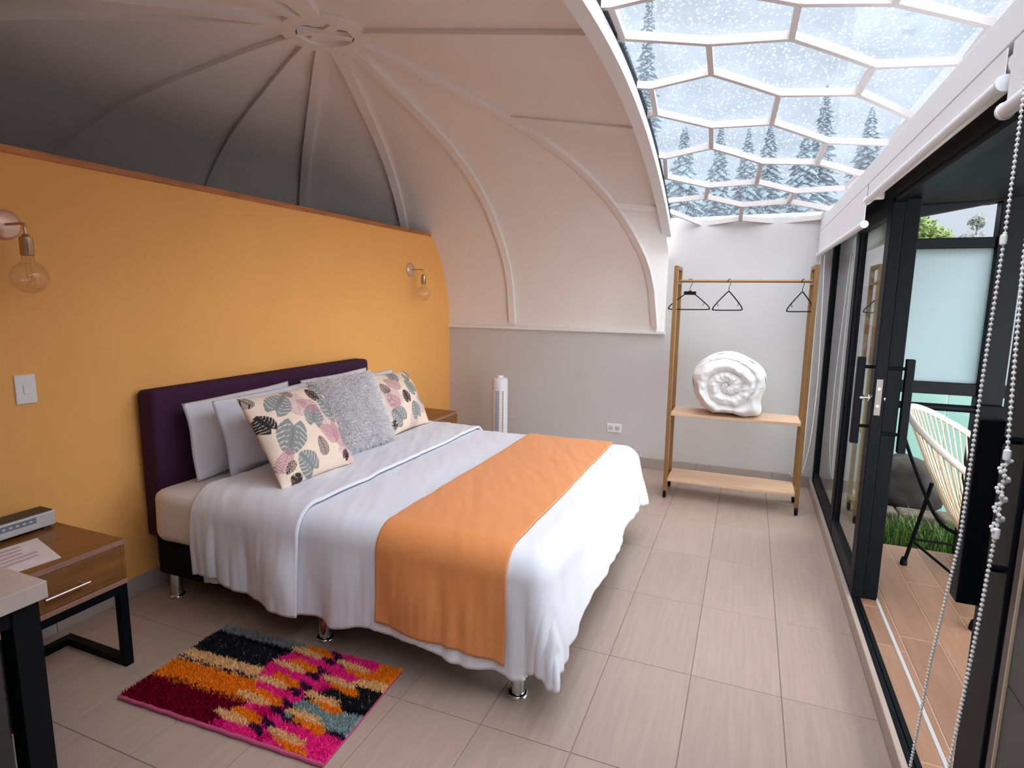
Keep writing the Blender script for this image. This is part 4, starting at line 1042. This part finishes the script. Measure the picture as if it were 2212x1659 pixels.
# ------------------------------------------------------------------ tower fan
FX, FY = -2.04, 4.74
tf_ = thing('tower_fan', 'slim white tower fan standing by the end wall', 'fan', (FX, FY, 0))
MB().lathe([(.0, 0), (.135, 0), (.14, .012), (.12, .028), (.05, .035), (.045, .05)], (FX, FY, 0), n=36).build('base', 'fan_white', tf_, smooth=True, angle=50)
MB().lathe([(.045, .05), (.072, .055), (.072, .755), (.066, .775), (.05, .785), (.0, .786)], (FX, FY, 0), n=36).build('body', 'fan_white', tf_, smooth=True, angle=50)
fd = Vector((-FX, -FY, 0)).normalized(); fs_ = Vector((-fd.y, fd.x, 0))
for k, (off, mt_) in enumerate(((-.030, 'fan_blue'), (-.012, 'fan_brown'), (.026, 'fan_brown'))):
    gp = MB()
    for i in range(38):
        z = .14+i*.0142; o_ = fd*math.sqrt(.0732**2-off**2)+fs_*off; p = Vector((FX, FY, z))+o_
        gp.bar(p-fs_*.0065, p+fs_*.0065, .004, .008)
    g = gp.build('grille_slots', mt_, tf_); g['kind'] = 'stuff'
MB().lathe([(.030, .785), (.034, .795), (.030, .803), (.0, .804)], (FX, FY, 0), n=20).build('control_cap', 'plastic_white', tf_, smooth=True, angle=50)
for i in range(4): MB().lathe([(.005, .803), (.004, .808), (0, .808)], (FX-.018+i*.012, FY, 0), n=8).build('button', 'plastic_grey', tf_)

# ------------------------------------------------------------------ sconces, switch, outlet
def sconce(label, y, z):
    t = thing('wall_sconce', label, 'wall lamp', (XL, y, z), 'brass wall sconces')
    MB().lathe([(.0, .022), (.045, .020), (.058, .012), (.060, .0)], (XL, y, z), (1, 0, 0), 32).build('back_plate', 'copper_plate', t, smooth=True, angle=60)
    x = XL+.135
    MB().tube(smooth_path([(XL+.02, y, z), (XL+.06, y, z), (x-.022, y, z), (x-.004, y, z-.006), (x, y, z-.028), (x, y, z-.045)], 6), .0055, 10).build('arm', 'brass', t, smooth=True)
    MB().lathe([(.010, -.040), (.014, -.048), (.022, -.052), (.023, -.118), (.020, -.122), (0, -.122)], (x, y, z), n=24).build('socket', 'bulb_socket', t, smooth=True, angle=40)
    r = .062; zc = z-.205
    pr = [(.019, -.120), (.020, -.135)]+[(r*math.sin(a), zc-z+r*math.cos(a)) for a in [PI*(.14+.86*i/20) for i in range(21)]]
    gb_ = MB().lathe(pr, (x, y, z), n=32).build('bulb', 'bulb_glass', t, smooth=True, angle=0)
    fm = MB(); fm.tube([(x-.012, y, z-.125), (x-.016, y, zc+.01), (x-.006, y, zc-.02), (x+.006, y, zc-.02), (x+.016, y, zc+.01), (x+.012, y, z-.125)], .0011, 5)
    fm.build('filament', 'brass', gb_)
    return t
sconce('brass wall sconce with a clear globe bulb above the light switch', 1.425, 1.757)
sconce('brass wall sconce with a clear globe bulb near the tower fan corner', 4.405, 1.722)
sw = thing('light_switch', 'white rocker light switch on the yellow wall', 'switch', (XL, 1.436, 1.10))
MB().box((XL, 1.398, 1.037), (XL+.008, 1.474, 1.158), .003).build('plate', 'plastic_white', sw)
MB().box((XL+.008, 1.425, 1.078), (XL+.0125, 1.447, 1.118), .002).build('rocker', 'plastic_white', sw)
ot = thing('wall_outlet', 'white double socket plate low on the grey wall', 'outlet', (-1.073, YB, .335))
MB().box((-1.137, YB-.009, .297), (-1.008, YB, .377), .003).build('plate', 'plastic_white', ot)
for xc in (-1.103, -1.042):
    so = MB().box((xc-.02, YB-.0115, .317), (xc+.02, YB-.009, .357), .001).build('socket_face', 'plastic_grey', ot)
    for k in (-1, 1): MB().box((xc+k*.008-.0016, YB-.0122, .33), (xc+k*.008+.0016, YB-.0114, .344)).build('slot', 'fan_slot', so)

# ------------------------------------------------------------------ clothes rack
rk = thing('clothes_rack', 'bronze framed clothes rack on wheels with two wooden shelves', 'clothes rack', (-.06, 4.54, 0))
s = .027; RY0, RY1 = 4.40, 4.68
for x in (-.515, .392):
    for y in (RY0, RY1):
        MB().box((x-s/2, y-s/2, .055), (x+s/2, y+s/2, 1.738), .002).build('post', 'bronze_frame', rk)
        cs = MB().lathe([(.0, -.011), (.022, -.011), (.027, -.007), (.027, .007), (.022, .011), (0, .011)], (x, y-.006, .0275), (1, 0, 0), 18).build('caster', 'hanger_black', rk, smooth=True, angle=50)
        MB().box((x-.013, y-.012, .034), (x+.013, y+.012, .056), .002).build('caster_fork', 'bronze_frame', cs)
    MB().box((x-s/2, RY0+s/2, 1.738-s), (x+s/2, RY1-s/2, 1.738), .002).build('top_bar', 'bronze_frame', rk)
    for z in (.125, .632, 1.62): MB().box((x-s/2, RY0+s/2, z-.012), (x+s/2, RY1-s/2, z+.006)).build('side_bar', 'bronze_frame', rk)
MB().tube([(-.505, 4.54, 1.632), (.382, 4.54, 1.632)], .011, 14).build('hanging_rail', 'bronze_frame', rk, smooth=True)
for z in (.638, .131): MB().box((-.500, RY0-.01, z), (.377, RY1+.012, z+.022), .002).build('shelf', 'oak_shelf', rk)
def hanger(label, x, rot, wide, kind):
    z = 1.632; t = thing('coat_hanger', label, 'hanger', (x, 4.54, z+.012), 'black hangers on the rail'); d_ = Vector((math.sin(rot), math.cos(rot), 0))
    if abs(rot) > PI: d_ = -d_
    O_ = Vector((x, 4.54, z))
    P2 = lambda a, b: O_+d_*a+Vector((0, 0, b))
    hook = [P2(-.016, -.012)]+[P2(.0165*math.cos(an), .0165*math.sin(an)-.0005) for an in [PI*(1-.1*i) for i in range(0, 11)]]+[P2(.010, -.03), P2(0, -.045), P2(0, -.075)]
    MB().tube(hook, .0022, 8).build('hook', 'hanger_black', t, smooth=True)
    w2 = wide/2
    tri = smooth_path([P2(-.012, -.078), P2(-w2*.5, -.125), P2(-w2*.92, -.178), P2(-w2, -.196), P2(-w2*.94, -.207), P2(0, -.209), P2(w2*.94, -.207), P2(w2, -.196), P2(w2*.92, -.178), P2(w2*.5, -.125), P2(.012, -.078), P2(0, -.072)], 5)
    MB().tube(tri, .0042, 8, closed=True).build('frame', 'hanger_black', t, smooth=True)
    for sg in (-1, 1):
        MB().tube([P2(sg*w2*.72, -.150), P2(sg*w2*.72, -.172), P2(sg*(w2*.72-.008), -.178), P2(sg*(w2*.72-.012), -.170)], .0018, 6).build('strap_hook', 'hanger_black', t)
    if kind: MB().bar(P2(-.045, -.088), P2(.045, -.088), .012, .026).build('label_block', 'hanger_black', t)
    return t
hanger('black plastic hanger with a label block by the dome side post', -.425, 1.05, .315, True)
hanger('black plastic hanger in the middle of the rail', -.155, .62, .325, False)
hanger('black plastic hanger near the door side post', .325, .62, .325, False)

# rolled duvet on the upper shelf
rl = thing('rolled_duvet', 'white duvet rolled up on the upper rack shelf', 'duvet', (-.12, 4.54, .66))
RCX, RCZ, RYF, RYB = -.118, .888, 4.40, 4.70
def roll_r(an):   # outline of the roll seen from the front
    c_, s0 = math.cos(an), math.sin(an); r = 1/math.sqrt((c_/.252)**2+(s0/.226)**2)+.005*math.sin(3*an+1)+.004*math.sin(5*an)

    s_ = math.sin(an)
    if s_ < -.93: r *= 1-.05*(-.93-s_)/.07
    return r
def roll_tail(an):
    aw = (an+PI) % (2*PI)-PI; return .068*math.exp(-((aw+.72)/.19)**2)+.03*math.exp(-((aw+1.0)/.22)**2)
def roll_front(u, v):
    an = 2*PI*u; R0 = roll_r(an); q = v; r = R0*q+roll_tail(an)*sm(.62, 1, q)
    turns = 2.7; ph = q*turns-u+.10*noise.noise(Vector((math.cos(an)*1.5*q, math.sin(an)*1.5*q, 8))); fr_ = ph-math.floor(ph)
    puff = math.sin(PI*fr_)**.55; crown = math.sqrt(max(0, 1-q**6))
    y = RYF+.10*(1-crown)-.062*puff*sm(0, .25, 1-q*.98)+.05*sm(.85, 0, q)*.3+.012*noise.noise(Vector((math.cos(an)*6*q, math.sin(an)*6*q, 2)))+.012*noise.noise(Vector((an*4, q*7, 5)))
    wob = .010*noise.noise(Vector((an*3, q*4, 1)))
    return Vector((RCX+(r+wob*q)*math.cos(an), y, max(.6605, RCZ+(r+wob*q)*math.sin(an))))
m = MB(); m.grid(roll_front, 140, 70)
m.build('rolled_end', 'linen_roll', rl, smooth=True, fixn=False, angle=0)
def roll_side(u, v):
    an = 2*PI*u; R0 = (roll_r(an)+roll_tail(an))*(1+.02*math.sin(PI*v)+.015*noise.noise(Vector((math.cos(an)*2, math.sin(an)*2, v*3)))*sm(0, .2, v)); y = RYF+.10+(RYB-RYF-.10)*v
    if v > .85: R0 *= math.sqrt(max(0, 1-((v-.85)/.15)**2*.9))
    return Vector((RCX+R0*math.cos(an), y, max(.6605, RCZ+R0*math.sin(an))))
m = MB(); m.grid(roll_side, 100, 16); m.build('outer_layer', 'linen_roll', rl, smooth=True, fixn=False, angle=0)
